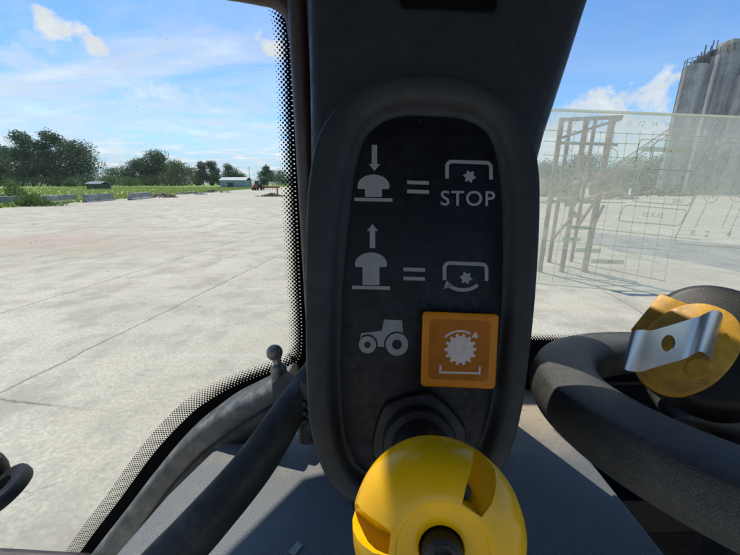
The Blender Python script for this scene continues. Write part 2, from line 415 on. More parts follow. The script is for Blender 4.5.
def stroke(bm, pts, wd, fn, closed=False):
    """flat ribbon through 2D points, mitred"""
    P = [Vector((p[0], p[1])) for p in pts]; n = len(P); L, Rr = [], []
    for i in range(n):
        a = P[i - 1] if (i > 0 or closed) else None; b = P[(i + 1) % n] if (i < n - 1 or closed) else None
        d1 = (P[i] - a).normalized() if a is not None else None; d2 = (b - P[i]).normalized() if b is not None else None
        d1 = d1 or d2; d2 = d2 or d1
        n1 = Vector((-d1.y, d1.x)); n2 = Vector((-d2.y, d2.x)); nn = (n1 + n2)
        if nn.length < 1e-5: nn = n1
        nn.normalize(); s = wd / 2 / max(.4, nn.dot(n1))
        L.append(bm.verts.new(fn(*(P[i] + nn * s)))); Rr.append(bm.verts.new(fn(*(P[i] - nn * s))))
    for i in range(n if closed else n - 1):
        j = (i + 1) % n; bm.faces.new((L[i], L[j], Rr[j], Rr[i]))
def arc(cx, cy, r, a0, a1, n=16, ry=None):
    ry = ry or r
    return [(cx + r * math.cos(R(a0 + (a1 - a0) * i / n)), cy - ry * math.sin(R(a0 + (a1 - a0) * i / n))) for i in range(n + 1)]
def annulus(bm, cx, cy, r0, r1, fn, n=28):
    a = [bm.verts.new(fn(*p)) for p in arc(cx, cy, r0, 0, 360, n)[:-1]]; b = [bm.verts.new(fn(*p)) for p in arc(cx, cy, r1, 0, 360, n)[:-1]]
    for i in range(n): bm.faces.new((a[i], a[(i + 1) % n], b[(i + 1) % n], b[i]))
def text_into(bm, s, x, y, size, fn, shear=0, rot=0, align='CENTER', bold=.0, sx=1., space=1.):
    c = bpy.data.curves.new('t', 'FONT'); c.body = s; c.align_x = align; c.size = 1; c.shear = shear; c.offset = bold; c.resolution_u = 4; c.space_character = space
    o = bpy.data.objects.new('t', c); COL.objects.link(o); bpy.context.view_layer.update()
    me = bpy.data.meshes.new_from_object(o.evaluated_get(bpy.context.evaluated_depsgraph_get()))
    ca, sa = math.cos(rot), math.sin(rot)
    vs = [bm.verts.new(fn(x + (v.co.x * sx * ca - v.co.y * sa) * size, y - (v.co.y * ca + v.co.x * sx * sa) * size)) for v in me.vertices]
    for p in me.polygons:
        try: bm.faces.new([vs[i] for i in p.vertices])
        except ValueError: pass
    bpy.data.objects.remove(o); bpy.data.curves.remove(c); bpy.data.meshes.remove(me)

# ================================================================== GROUND
bm = bmesh.new(); poly(bm, [(-2500, -600), (2500, -600), (2500, 3000), (-2500, 3000)], lambda x, y: Vector((x, y, 0)))
struct('ground', bm, M['soil'])
bm = bmesh.new()
edge = [(-34, -60), (-34.5, 30), (-36, 46), (-39, 70), (-44, 110), (-50, 190), (-54, 250)]
poly(bm, edge + [(60, 250), (400, 250), (400, -60)], lambda x, y: Vector((x, y, .004)))
struct('concrete_yard', bm, M['concrete'])
bm = bmesh.new()
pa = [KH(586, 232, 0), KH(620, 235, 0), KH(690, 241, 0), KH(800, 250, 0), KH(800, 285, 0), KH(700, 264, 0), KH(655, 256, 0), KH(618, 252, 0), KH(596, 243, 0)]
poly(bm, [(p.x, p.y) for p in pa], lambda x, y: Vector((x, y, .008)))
struct('dark_ground_strip', bm, M['dark_ground'])  # darker grey strip laid just above the slab

# grass on the field beyond the slab edge
bm = bmesh.new()
def edge_x(Y):
    for (x0, y0), (x1, y1) in zip(edge, edge[1:]):
        if y0 <= Y <= y1: return x0 + (x1 - x0) * (Y - y0) / (y1 - y0)
    return -54
for i in range(15000):
    Y = 22 + 170 * random.random() ** 1.25
    X = edge_x(Y) - .2 - random.random() ** 1.5 * 105
    h = random.uniform(.15, .5) * (1 + .5 * noise.noise((X * .1, Y * .1, 0)))
    for k in range(3):
        a = random.uniform(0, math.pi); dx, dy = math.cos(a) * .13, math.sin(a) * .13
        lx, ly = random.uniform(-.15, .15), random.uniform(-.15, .15)
        bm.faces.new([bm.verts.new((X - dx, Y - dy, 0)), bm.verts.new((X + dx, Y + dy, 0)), bm.verts.new((X + lx, Y + ly, h))])
o = link_mesh('grass', bm, M['grass'], smooth=False); tag(o, 'bright green grass field behind the concrete barriers', 'grass', kind='stuff')

# ---- concrete barriers
def barrier_bm(L, W=.62, H=.82, seed=0, tilt=0):
    bm = bmesh.new(); n = 14; rs = []
    for i in range(n + 1):
        x = -L / 2 + L * i / n
        prof = [(-W / 2, 0), (-W / 2, .1), (-W * .3, .32), (-W * .2, H * .93), (-W * .14, H), (W * .14, H), (W * .2, H * .93), (W * .3, .32), (W / 2, .1), (W / 2, 0)]
        rs.append([Vector((x + .04 * noise.noise((y * 9, z * 7, seed + i)), y, z + (.07 * noise.noise((x * 1.7, y * 5, seed)) if z > .3 else 0))) for y, z in prof])
    rings(bm, rs); bmesh.ops.recalc_face_normals(bm, faces=bm.faces); return bm
specs = [((-22, 207), (31, 204), 'leftmost grey concrete barrier, long, half hidden by weeds at its right end', 1),
         ((41, 205), (76, 201.5), 'long pale concrete barrier between two clumps of weeds at the grass edge', 2),
         ((85, 202.5), (113, 200.3), 'shorter concrete barrier in the middle of the row, its top chipped', 3),
         ((130, 200.3), (151, 198), 'dark stubby barrier lying beside the brown rubble heap', 4),
         ((-62, 210), (-30, 208), 'concrete barrier at the near end of the row beyond the picture edge', 5)]
for (a, b, lab, sdn) in specs[:4]:
    A = KH(*a, 0); B = KH(*b, 0); c = (A + B) / 2
    t = link_mesh('concrete_barrier', barrier_bm((B - A).length, seed=sdn * 3.3, H=.95), M['block'], smooth=False)
    t.location = (c.x, c.y, 0); t.rotation_euler.z = math.atan2(B.y - A.y, B.x - A.x)
    tag(t, lab, 'barrier', 'concrete barriers along the grass edge')

def heap(px, py, w_, h_, name, label, cat, m, seed, d=1.2):
    c = KH(px, py, 0); bm = bmesh.new(); random.seed(seed)
    for i in range(46):
        a, rr = random.uniform(0, 6.28), random.random() ** .6
        x, y = math.cos(a) * rr * w_ / 2, math.sin(a) * rr * d / 2
        s = random.uniform(.12, .38) * h_ * 1.1; z = (1 - rr) * h_ * .8
        r = bmesh.ops.create_icosphere(bm, subdivisions=1, radius=s)
        for v in r['verts']: v.co = Vector((v.co.x * random.uniform(.8, 1.8), v.co.y, v.co.z * .7)) + v.co.normalized() * random.uniform(-.2, .2) * s + Vector((c.x + x, c.y + y, z))
    o = link_mesh(name, bm, m, smooth=False); tag(o, label, cat, kind='stuff'); return o
heap(163, 197.5, 5, .9, 'rubble_heap', 'low brown rubble heap at the end of the barrier row', 'rubble', M['wood'], 3, 2)
heap(188, 194.5, 8, .8, 'rubble_heap', 'flat grey broken concrete heap on the far slab edge', 'rubble', M['block'], 4, 2)
heap(212, 192.5, 9, .8, 'rubble_heap', 'farthest low dirt heap before the pale blue shed', 'rubble', M['wood'], 5, 2)
heap(20, 184.5, 16, 2.4, 'scrap_pile', 'pale pile of pipes and scrap under the tall left trees', 'scrap', M['debris_and_patch'], 6, 3)

def weeds(px, py, w_, h_, n, label, seed):
    c = KH(px, py, 0); bm = bmesh.new(); random.seed(seed)
    for i in range(n):
        x, y = random.gauss(0, w_ / 4), random.gauss(0, .5); z = random.random() * h_ * max(.2, 1 - abs(x) / w_ * 2)
        s = random.uniform(.06, .16); p = Vector((c.x + x, c.y + y, z + .03))
        a = Vector([random.gauss(0, 1) for _ in range(3)]).normalized(); u, v = frame_for(a)
        bm.faces.new([bm.verts.new(p + u * s), bm.verts.new(p + v * s * .5), bm.verts.new(p - u * s), bm.verts.new(p - v * s * .5)])
    o = link_mesh('weed_clump', bm, M['weed'], smooth=False); tag(o, label, 'weeds', 'weed clumps by the slab'); return o
weeds(17, 200, 4, 2.9, 1700, 'tallest weed clump rising over the leftmost barrier', 11)
weeds(34, 206, 5, 1.3, 1700, 'low spreading weeds in the gap between the first two barriers', 12)
weeds(272, 196.5, 4, .6, 900, 'small green tuft at the foot of the short wooden post', 14)

# ---- trees
def tree(px, base_py, top_py, wpx, leaf, label, seed, dist=None, dens=1., lean=0, cone=False, name='broadleaf_tree', cat='tree'):
    random.seed(seed)
    g = KH(px, base_py, 0)
    Y = g.y
    if dist: g = KP(px, base_py, dist); g.z = 0; Y = dist
    top = KP(px, top_py, Y).z; halfw = abs(KP(px + wpx / 2, top_py, Y).x - KP(px, top_py, Y).x)
    root = thing(name, label, cat, (g.x, g.y, 0), 'trees beyond the field')
    H = top
    # trunk and limbs
    bm = bmesh.new(); r0 = H * .022
    tube(bm, [g + Vector((0, 0, -.1)), g + Vector((.1, 0, H * .2)), g + Vector((lean * .5, .2, H * .45)), g + Vector((lean, 0, H * .8))], [r0, r0 * .8, r0 * .55, r0 * .15], 8)
    for k in range(9):
        a = random.uniform(0, 6.28); z0 = H * random.uniform(.2, .55); l = halfw * random.uniform(.5, .85)
        p0 = g + Vector((0, 0, z0)); p2 = p0 + Vector((math.cos(a) * l, math.sin(a) * l, H * random.uniform(.12, .3)))
        tube(bm, [p0, (p0 + p2) / 2 + Vector((0, 0, -.02 * H)), p2], [r0 * .4, r0 * .25, r0 * .08], 6)
    link_mesh('trunk', bm, M['bark'], root)
    # lobes
    lobes = []
    halfw *= 1.45
    nl = 26 if not cone else 14
    for k in range(nl):
        a = random.uniform(0, 6.28); f = random.random()
        zc = H * (.10 + .76 * f)
        spread = (1 - abs(f - .35) * 1.05) if not cone else (1 - f)
        rr = halfw * .78 * spread * random.uniform(.35, 1)
        s = halfw * random.uniform(.30, .50) * (1 - .3 * f) * (.7 if cone else 1)
        lobes.append((g + Vector((math.cos(a) * rr + lean * f, math.sin(a) * rr, min(zc, H - s * .8))), s, random.random()))
    lobes.append((g + Vector((lean, 0, H - halfw * .28)), halfw * .33, .7))
    bm = bmesh.new(); tone = bm.verts.layers.float.new('tone')
    lsz = max(.2, min(.6, H * .026))
    tot = sum(s * s for _, s, _ in lobes); N = int(13000 * dens)
    for c, s, tn in lobes:
        for i in range(int(N * s * s / tot)):
            d = Vector([random.gauss(0, 1) for _ in range(3)]).normalized()
            wob = 1 + .55 * noise.noise(d * 2.2 + c * .37) + .25 * noise.noise(d * 6 + c)
            rad = s * wob * (random.random() ** .28)
            p = c + Vector((d.x * rad, d.y * rad, d.z * rad * .85))
            if p.z < .3: continue
            nrm = (d + Vector([random.gauss(0, .55) for _ in range(3)])).normalized(); u, v = frame_for(nrm, Vector((random.random(), random.random(), random.random())))
            q = lsz * random.uniform(.5, 1.25)
            vs = [bm.verts.new(p + u * q), bm.verts.new(p + v * q * .6), bm.verts.new(p - u * q * .9), bm.verts.new(p - v * q * .55)]
            tt = min(1, max(0, tn * .6 + random.random() * .5))
            for x in vs: x[tone] = tt
            bm.faces.new(vs)
    link_mesh('crown', bm, M[leaf], root, smooth=False)
    return root
T = [(-22, 187, 145, 46, 'leafdark', 'leftmost dark tree cut by the left picture edge', 1, 1.),
     (6, 187, 142, 34, 'leafdark', 'dark tree with a lower crown, just left of the tall double crown', 2, .9),
     (34, 187, 130, 38, 'leafdark', 'tallest broad dark green tree of the left clump', 3, 1.1),
     (60, 187, 129, 30, 'leafdark', 'tall narrow dark tree right of the broadest crown', 4, .8),
     (84, 187, 139, 46, 'leafdark', 'wide rounded tree at the right end of the left clump with sky gaps', 5, 1.),
     (120, 187, 166, 26, 'leafmid', 'low pale green tree in the gap between the two clumps', 6, .6),
     (142, 187, 158, 28, 'leafdark', 'rounded dark tree at the left end of the middle clump', 7, .8),
     (158, 186, 149, 34, 'leafdark', 'tallest tree of the middle clump, standing behind the others', 8, .9),
     (180, 187, 160, 36, 'leafmid', 'broad mid green tree in the middle clump', 9, .8),
     (204, 187, 161, 20, 'leafpale', 'pale greyish vine covered tree at the right of the middle clump', 10, .7),
     (213, 186, 160, 18, 'leafdark', 'small dark tree behind the pale vine covered one', 11, .5),
     (230, 186, 163, 18, 'leafdark', 'small round tree behind the pale blue shed', 12, .5),
     (243, 185.5, 172, 14, 'leafdark', 'lowest dark tree behind the right end of the shed', 13, .4),
     (268, 186, 164.5, 15, 'leafdark', 'round lone tree behind the orange barrier, left of the dotted glass edge', 14, .6),
     (282, 186, 169, 22, 'leafdark', 'dark tree seen through the dotted edge of the side window', 15, .5),
     (543, 187, 160, 50, 'leafdark', 'dark tree seen beside the right edge of the console', 16, .7),
     (585, 187, 153, 50, 'leafdark', 'dark tree behind the rusty frame, under the chart numbers', 17, .8),
     (628, 187, 156, 50, 'leafmid', 'green tree behind the chart, right of the rusty frame', 18, .8),
     (668, 187, 150, 52, 'leafdark', 'dark tree at the foot of the silos, behind the dusty chart', 19, .8),
     (715, 187, 152, 60, 'leafdark', 'dark tree at the right picture edge behind the chart', 20, .8)]
for (px, b, tp, wd, lf, lab, sdn, dn) in T:
    tree(px, b, tp, wd, lf, lab, sdn, dist=(225 if px < 105 else 255) + (sdn % 3) * 5 if px < 300 else 150, dens=dn, cone=(lf == 'leafpale'))
def bush(px, py, tp, wd, label, seed, dist):
    tree(px, py, tp, wd, 'leafmid', label, seed, dist, .45, name='bush', cat='bush')
bush(112, 188, 175, 18, 'small bush right of the left clump beside a small dark shed', 31, 210)
bush(130, 188, 176, 20, 'pale bush before the middle clump of trees', 32, 225)
bush(72, 188, 178, 12, 'tiny bright bush under the left clump of trees', 33, 187)

bush(18, 188, 176, 40, 'wide undergrowth at the foot of the leftmost trees', 34, 210)
bush(50, 188, 175, 40, 'dark undergrowth below the tallest left trees', 35, 213)
bush(92, 188, 174, 30, 'undergrowth behind the small dark shed', 36, 217)
bush(152, 188, 174, 34, 'undergrowth at the foot of the middle clump, left part', 37, 247)
bush(185, 188, 175, 36, 'undergrowth at the foot of the middle clump, right part', 38, 247)
bush(258, 187, 178, 40, 'low hedge row behind the red tractor', 39, 285)
# ---- far shed, tractor, orange barrier, pole, post
def place(px, py, Y): p = KP(px, py, Y); return Vector((p.x, p.y, 0))
def shed(px0, px1, ytop, Y, name, label, wallm, roofm, depth=8):
    a = place(px0, 185, Y); b = place(px1, 185, Y); h = KP(px0, ytop, Y).z
    root = thing(name, label, 'shed', ((a.x + b.x) / 2, Y, 0))
    bm = bmesh.new(); box(bm, (a.x, Y, 0), (b.x, Y + depth, h * .75)); link_mesh('wall', bm, wallm, root, smooth=False)
    bm = bmesh.new(); e = .3
    prof = [(-e, h * .72), (depth / 2, h), (depth + e, h * .72), (depth + e, h * .72 + .15), (depth / 2, h + .18), (-e, h * .72 + .15)]
    rings(bm, [[Vector((x, Y + q, z)) for q, z in prof] for x in (a.x - e, b.x + e)]); link_mesh('roof', bm, roofm, root, smooth=False)
    bm = bmesh.new(); mx = a.x + (b.x - a.x) * .3; box(bm, (mx, Y - .06, 0), (mx + (b.x - a.x) * .22, Y + .1, h * .5)); link_mesh('door', bm, M['darksteel'], root, smooth=False)
shed(220, 246, 177.5, 165, 'metal_shed', 'pale blue grey metal shed with light roof before the small trees', M['shedwall'], M['shedroof'])
shed(86, 100, 182, 125, 'open_shed', 'small dark low shed with pale roof under the left clump', M['darksteel'], M['shedroof'], 5)

def wheel_bm(c, r, w_, ax=Vector((1, 0, 0))):
    bm = bmesh.new(); lathe(bm, [(r * .5, -w_ / 2), (r * .9, -w_ / 2), (r, -w_ * .35), (r, w_ * .35), (r * .9, w_ / 2), (r * .5, w_ / 2)], axis_matrix(c, ax), 24); return bm
def rim_bm(c, r, w_, ax=Vector((1, 0, 0))):
    bm = bmesh.new(); lathe(bm, [(r * .15, -w_ * .62), (r * .5, -w_ * .56), (r * .5, w_ * .56), (r * .15, w_ * .62)], axis_matrix(c, ax), 18); return bm
g = place(257.5, 186, 110)
tr = thing('farm_tractor', 'small red and dark tractor parked far off where the slab meets the trees', 'tractor', g)
D = lambda x, y, z: g + Vector((x, y, z))
bm = bmesh.new(); box(bm, D(-.45, -3.0, .8), D(.45, -.6, 1.7), bev=.12); link_mesh('hood', bm, M['red'], tr)
bm = bmesh.new(); box(bm, D(-.75, -.6, .8), D(.75, 1.2, 1.5), bev=.05); link_mesh('chassis', bm, M['darksteel'], tr)
bm = bmesh.new(); rings(bm, [[D(-.7, -.5, 1.5), D(.7, -.5, 1.5), D(.7, 1.1, 1.5), D(-.7, 1.1, 1.5)], [D(-.6, -.35, 2.75), D(.6, -.35, 2.75), D(.6, 1.0, 2.75), D(-.6, 1.0, 2.75)]]); link_mesh('cab_glass', bm, M['glassdark'], tr, smooth=False)
bm = bmesh.new(); box(bm, D(-.8, -.6, 2.75), D(.8, 1.2, 2.95), bev=.05); link_mesh('roof', bm, M['red'], tr)
for sx in (-1, 1):
    o = link_mesh('wheel', wheel_bm(D(sx * 1.0, .6, .95), .95, .5), M['tyre'], tr); link_mesh('rim', rim_bm(D(sx * 1.0, .6, .95), .95, .5), M['red'], o)
    o = link_mesh('wheel', wheel_bm(D(sx * .8, -2.3, .55), .55, .35), M['tyre'], tr); link_mesh('rim', rim_bm(D(sx * .8, -2.3, .55), .55, .35), M['red'], o)
g2 = place(270, 185, 112)
ob = thing('orange_implement', 'low orange farm implement beside the far red tractor', 'farm implement', g2)
bm = bmesh.new(); box(bm, g2 + Vector((-3, -.5, .7)), g2 + Vector((3.2, .5, 1.3)), bev=.08)
for k in range(7): tube(bm, [g2 + Vector((-2.7 + k * .9, -.6, 1.2)), g2 + Vector((-2.7 + k * .9, -.9, .1))], .09, 6)
link_mesh('frame', bm, M['orangepaint'], ob)
for k in (-2.2, 2.2): link_mesh('wheel', wheel_bm(g2 + Vector((k, .2, .45)), .45, .25), M['tyre'], ob)
g3 = place(250.5, 185, 170)
po = thing('utility_pole', 'thin wooden utility pole above the right end of the pale blue shed', 'pole', g3)
bm = bmesh.new(); tube(bm, [g3, g3 + Vector((0, 0, 10))], [.14, .09], 8); link_mesh('pole', bm, M['wood'], po)
bm = bmesh.new(); box(bm, g3 + Vector((-.8, -.06, 9.3)), g3 + Vector((.8, .06, 9.42))); link_mesh('crossarm', bm, M['wood'], po, smooth=False)
g4 = KH(277.5, 195, 0)
bm = bmesh.new(); tube(bm, [g4, g4 + Vector((.03, 0, 1.4))], [.16, .13], 8, power=4); o = link_mesh('wooden_post', bm, M['wood'], smooth=False)
tag(o, 'short wooden post in a weed tuft by the dotted window edge', 'post')

# ---- right side: silos, rusty frame, rusty containers
def silo(pxl, pxr, top_py, Y, label, m, ribs, seed, extras=True):
    random.seed(seed)
    a = KP(pxl, 110, Y); b = KP(pxr, 110, Y); c = Vector(((a.x + b.x) / 2, Y, 0)); r = (b.x - a.x) / 2
    H = KP((pxl + pxr) / 2, top_py, Y).z
    root = thing('concrete_silo', label, 'silo', c, 'concrete silos in a row')
    bm = bmesh.new(); lathe(bm, [(r, 0), (r, H * .3), (r, H * .6), (r, H), (r * .96, H), (r * .96, H + .02)], Matrix.Translation(c), 48); link_mesh('wall', bm, m, root)
    bm = bmesh.new()
    for k in range(ribs):
        an = 2 * math.pi * (k + .3) / ribs; p = c + Vector((math.cos(an) * r * 1.012, math.sin(an) * r * 1.012, 0))
        tube(bm, [p, p + Vector((0, 0, H))], r * .035, 6)
    link_mesh('rib', bm, m, root)['label'] = 'thin vertical pilasters on the silo wall'
    bm = bmesh.new()
    for k in range(14):
        an = 2 * math.pi * k / 14; p = c + Vector((math.cos(an) * r * .97, math.sin(an) * r * .97, H)); tube(bm, [p, p + Vector((0, 0, 1.1))], .06, 5)
    ringp = [c + Vector((math.cos(2 * math.pi * k / 28) * r * .97, math.sin(2 * math.pi * k / 28) * r * .97, H + 1.1)) for k in range(29)]
    tube(bm, ringp, .05, 5)
    if extras:
        for k in range(5):
            x = random.uniform(-.8, .8) * r; q = c + Vector((x, -r * .4, H)); box(bm, q + Vector((-.5, -.4, 0)), q + Vector((.5, .5, random.uniform(.6, 1.6))))
            tube(bm, [q + Vector((.3, 0, 0)), q + Vector((.3, 0, random.uniform(1.8, 3.6)))], .09, 5)
    link_mesh('rooftop_railing', bm, M['darksteel'], root, smooth=False)
    return root, c, r, H
silo(676, 694, 66, 70, 'leftmost slim grey silo with railings and fittings on top', M['silo'], 12, 41)
silo(688, 713, 60, 74, 'second tall grey silo from the left in the row of silos', M['silo'], 16, 42)
s3, c3, r3, H3 = silo(705, 729, 54, 71, 'tallest grey silo carrying a small pale box house', M['silo'], 14, 43, False)
bm = bmesh.new(); box(bm, c3 + Vector((-1.9, -1.5, H3 + .02)), c3 + Vector((1.4, 1.5, H3 + 2.0)), bev=.1); link_mesh('roof_house', bm, M['silo2'], s3)
silo(729, 757, 75, 68, 'lower tan silo at the right picture edge', M['silo2'], 14, 44)
silo(755, 785, 70, 72, 'tan silo hidden beyond the right picture edge', M['silo2'], 14, 45)

# rusty frame (conveyor gantry) seen through the chart
root = thing('rusty_gantry', 'tall rusty steel frame with diagonal braces seen through the left half of the printed chart', 'steel frame', KH(585, 272, 0))
gy = KH(585, 272, 0).y
def gpt(px, py, dy=0): return KP(px, py, gy + dy)
def gfoot(px, dy=0): q = KP(px, 262, gy + dy); q.z = .004; return q
for (px, dy, r_) in ((541, 0, .05), (549, 1.1, .045), (563, 0, .05), (571, 1.2, .04), (586, 0, .06)):
    bm = bmesh.new(); f = gfoot(px, dy); tube(bm, [f, Vector((f.x, f.y, KP(px, 118, gy + dy).z))], r_, 8, power=5); link_mesh('post', bm, M['rust'], root, smooth=False)
for (a, b, r_) in (((560, 120), (622, 117), .045), ((556, 143), (617, 145), .03), ((550, 176), (608, 178), .03)):
    bm = bmesh.new(); tube(bm, [gpt(*a), gpt(*b)], r_, 8, power=5); link_mesh('beam', bm, M['rust'], root, smooth=False)
for (a, b) in (((561, 138), (621, 119)), ((552, 240), (576, 212)), ((578, 226), (605, 186)), ((590, 232), (604, 205))):
    bm = bmesh.new(); tube(bm, [gpt(*a, dy=-.1), gpt(*b, dy=-.1)], .03, 8, power=5); link_mesh('brace', bm, M['rust'], root, smooth=False)
cv = thing('inclined_conveyor', 'brown inclined conveyor truss rising to the foot of the silos behind the chart', 'conveyor', place(640, 190, 52))
c0, c1 = KP(592, 186, 50), KP(678, 128, 58); sgm = 14
bm = bmesh.new()
for off in (0, .9):
    tube(bm, [c0 + Vector((0, 0, off)), c1 + Vector((0, 0, off))], .09, 6)
for k in range(sgm):
    a_ = c0.lerp(c1, k / sgm); b_ = c0.lerp(c1, (k + 1) / sgm); tube(bm, [a_ + Vector((0, 0, .9 * (k % 2))), b_ + Vector((0, 0, .9 * ((k + 1) % 2)))], .05, 5)
link_mesh('truss', bm, M['rust'], cv, smooth=False)
for f_ in (.3, .7):
    q = c0.lerp(c1, f_); bm = bmesh.new()
    for sx in (-.7, .7): tube(bm, [Vector((q.x + sx, q.y, 0)), q], .08, 6)
    link_mesh('support_leg', bm, M['rust'], cv, smooth=False)
def container(px0, px1, ytop, Y, label, m, sd_=2.5):
    a = place(px0, 190, Y); b = place(px1, 190, Y); h = KP(px0, ytop, Y).z
    root = thing('scrap_container', label, 'container', ((a.x + b.x) / 2, Y, 0), 'rusty containers beyond the yard')
    bm = bmesh.new(); box(bm, (a.x, Y, .004), (b.x, Y + sd_, h)); link_mesh('body', bm, m, root, smooth=False)
    bm = bmesh.new(); n = max(4, int((b.x - a.x) / .6))
    for k in range(n + 1): x = a.x + (b.x - a.x) * k / n; box(bm, (x - .06, Y - .09, .15), (x + .06, Y - .002, h - .05))
    link_mesh('corrugation', bm, m, root, smooth=False)
container(543, 580, 178, 58, 'brown rusty container left of the gantry posts', M['rustbox'])
container(598, 628, 172, 62, 'taller dark rusty container right of the gantry, below the pale circle', M['rustbox'])
container(640, 700, 182, 75, 'long low dark container in front of the silos', M['darksteel'])
heap(612, 199, 7, 1.5, 'scrap_heap', 'brown scrap heap beneath the lower end of the inclined conveyor', 'scrap', M['rust'], 9, 3)
heap(660, 196, 12, 1.6, 'scrap_heap', 'long brown scrap heap left of the silos', 'scrap', M['wood'], 10, 3)
heap(572, 203, 8, .9, 'green_heap', 'grass covered mound before the rusty containers', 'mound', M['weed'], 8, 2)

# ================================================================== THE CAB
UP = Vector((0, 0, CAMZ))
def W(x, y, up): return Vector((x, y, CAMZ + up))
DZ = -.34                                   # dashboard top below the eye
YL, YR = .43, .50                           # side pane and windscreen planes

cab = thing('cab_frame', 'dark cab frame of painted pillars, curved sill rail and black vinyl support tube', 'cab frame', W(-.04, .40, DZ))
# unseen roof that overhangs the panes, front edge stepped to shape its shadow
bm = bmesh.new()
rf = [(-1.0, .2), (-.365, .615), (-.29, .725), (-.19, .755), (-.12, .54), (.06, .51), (.9, .50), (.9, -1.1), (-1.0, -1.1)]
rings(bm, [[W(x, y, .46) for x, y in rf], [W(x, y, .52) for x, y in rf], [W(x * .97, y * .97, .56) for x, y in rf]])
roof = link_mesh('roof', bm, M['pillar'], cab, smooth=False)
bmc = bmesh.new(); box(bmc, W(-.34, .28, .3), W(-.142, .48, .7))  # opening added out of view to let sun reach the knob
boolean(roof, [link_mesh('cutter', bmc, M['pillar'])])
bm = bmesh.new(); poly(bm, [(-.34, .28), (-.142, .28), (-.142, .48), (-.34, .48)], lambda x, y: W(x, y, .53)); link_mesh('sun_opening_glass', bm, M['glass'], cab, smooth=False)  # pane over the added sun opening
# window pillar
bm = bmesh.new(); box(bm, W(-.0845, .395, DZ - .4), W(.0, .44, .47), bev=.006, seg=3); link_mesh('window_pillar', bm, M['pillar'], cab)
bm = bmesh.new(); tube(bm, [W(-.0715, .386, -.30), W(-.0715, .386, 0), W(-.0715, .386, .46)], .009, 12, .007); tube(bm, [W(-.056, .382, -.30), W(-.056, .382, .46)], .006, 10); link_mesh('rubber_seal', bm, M['seal'], cab)
bm = bmesh.new(); box(bm, W(.085, .427, DZ - .1), W(.198, .4385, .47), bev=.002, seg=2); box(bm, W(.0015, .4285, DZ - .1), W(.0835, .4370, .15), bev=.002, seg=2); link_mesh('hidden_shade_post', bm, M['pillar'], cab)  # unseen posts added to shade the dash, gap passes sun to the wheel
# lower column under the console, standing on the dashboard
bm = bmesh.new(); box(bm, W(-.02, .27, DZ - .01), W(.065, .34, -.1), bev=.01, seg=3); link_mesh('column_foot', bm, M['console'], cab)
# header trim at upper left
hp = [KP(150, -26, YL - .01), KP(215, -12, YL - .01), KP(255, -5, YL - .01), KP(278, 1, YL - .012), KP(292, 16, YL - .015), KP(296, 40, YL - .015)]
bm = bmesh.new(); tube(bm, catmull(hp, 6), .0085, 12); link_mesh('header_trim', bm, M['seal'], cab)
# curved sill rail
up_e = [(292, 368), (272, 378), (237, 394), (212, 411), (189, 430), (159, 464), (126, 507), (88, 556), (54, 608), (12, 678)]
lo_e = [(297, 384), (278, 396), (250, 416), (229, 431), (209, 448), (182, 477), (148, 524), (112, 572), (76, 626), (34, 696)]
pts = [(KP(*a, YL - .035) + KP(*b, YL - .035)) / 2 for a, b in zip(up_e, lo_e)]
rd = [(KP(*a, YL - .035) - KP(*b, YL - .035)).length / 2 * .86 for a, b in zip(up_e, lo_e)]
cp_ = catmull(pts, 6); rr = []
for i in range(len(rd) - 1):
    for k in range(6): rr.append(rd[i] + (rd[i + 1] - rd[i]) * k / 6)
rr.append(rd[-1])
bm = bmesh.new(); tube(bm, cp_, .026, 24, rr, power=3.2, ref=Vector((0, 1, 0)))
link_mesh('sill_rail', bm, M['rail'], cab)
# black rubber skirt between the rail and the dashboard
bm = bmesh.new()
sk = [p + Vector((.020, -.010, -.022)) for p in cp_]
tube(bm, sk, .018, 14, .022, ref=Vector((0, 1, 0))); link_mesh('rubber_skirt', bm, M['black'], cab)
# thick vinyl tube crossing in front
tp = [K(326, 352, .37), K(309, 379, .348), K(288, 413, .32), K(254, 465, .295), K(202, 526, .275), K(152, 580, .26), K(82, 660, .25)]
tw = [.010, .0125, .0150, .0168, .0180, .0185, .0185]
ct = catmull(tp, 6); tr_ = []
for i in range(len(tw) - 1):
    for k in range(6): tr_.append(tw[i] + (tw[i + 1] - tw[i]) * k / 6)
tr_.append(tw[-1])
bm = bmesh.new(); tube(bm, ct, tr_, 28, [x * 1.0 for x in tr_], power=2.7, ref=Vector((-.3, -.5, .8))); link_mesh('support_tube', bm, M['tube'], cab)
bm = bmesh.new()
for (px, py) in ((304, 403), (304, 412), (304, 421)): bmesh.ops.create_uvsphere(bm, u_segments=16, v_segments=10, radius=.0045, matrix=Matrix.Translation(K(px, py, .32)))
tube(bm, [K(309, 380, .325), K(307, 440, .33)], .0085, 12); link_mesh('rubber_boot', bm, M['black'], cab)
# lower sill at the left bottom corner
bm = bmesh.new(); tube(bm, [KP(-120, 548, YL - .02), KP(0, 556, YL - .02), KP(70, 560, YL - .02), KP(110, 562, YL - .02)], .006, 12, .012); link_mesh('lower_sill', bm, M['seal'], cab)

# ---- side pane with dotted black border
pane = thing('side_window', 'clear side window pane left of the console with a black dotted border', 'window', KP(150, 300, YL))
bd = [(268, -60), (279, -12), (286, 12), (289, 30), (291.5, 70), (294, 150), (297, 220), (300, 290), (302, 335), (299, 358), (286, 366), (266, 373), (235, 385), (210, 399), (189, 415), (155, 451), (121, 497), (82, 549), (48, 602), (8, 668)]
bdw = catmull([KP(x, y, YL) for x, y in bd], 10)
bm = bmesh.new()
pl = [KP(-420, -190, YL), KP(262, -190, YL)] + bdw + [KP(-420, 678, YL)]
poly(bm, [(p.x, p.z) for p in pl], lambda x, z: Vector((x, YL, z))); link_mesh('glass', bm, M['glass'], pane, smooth=False)
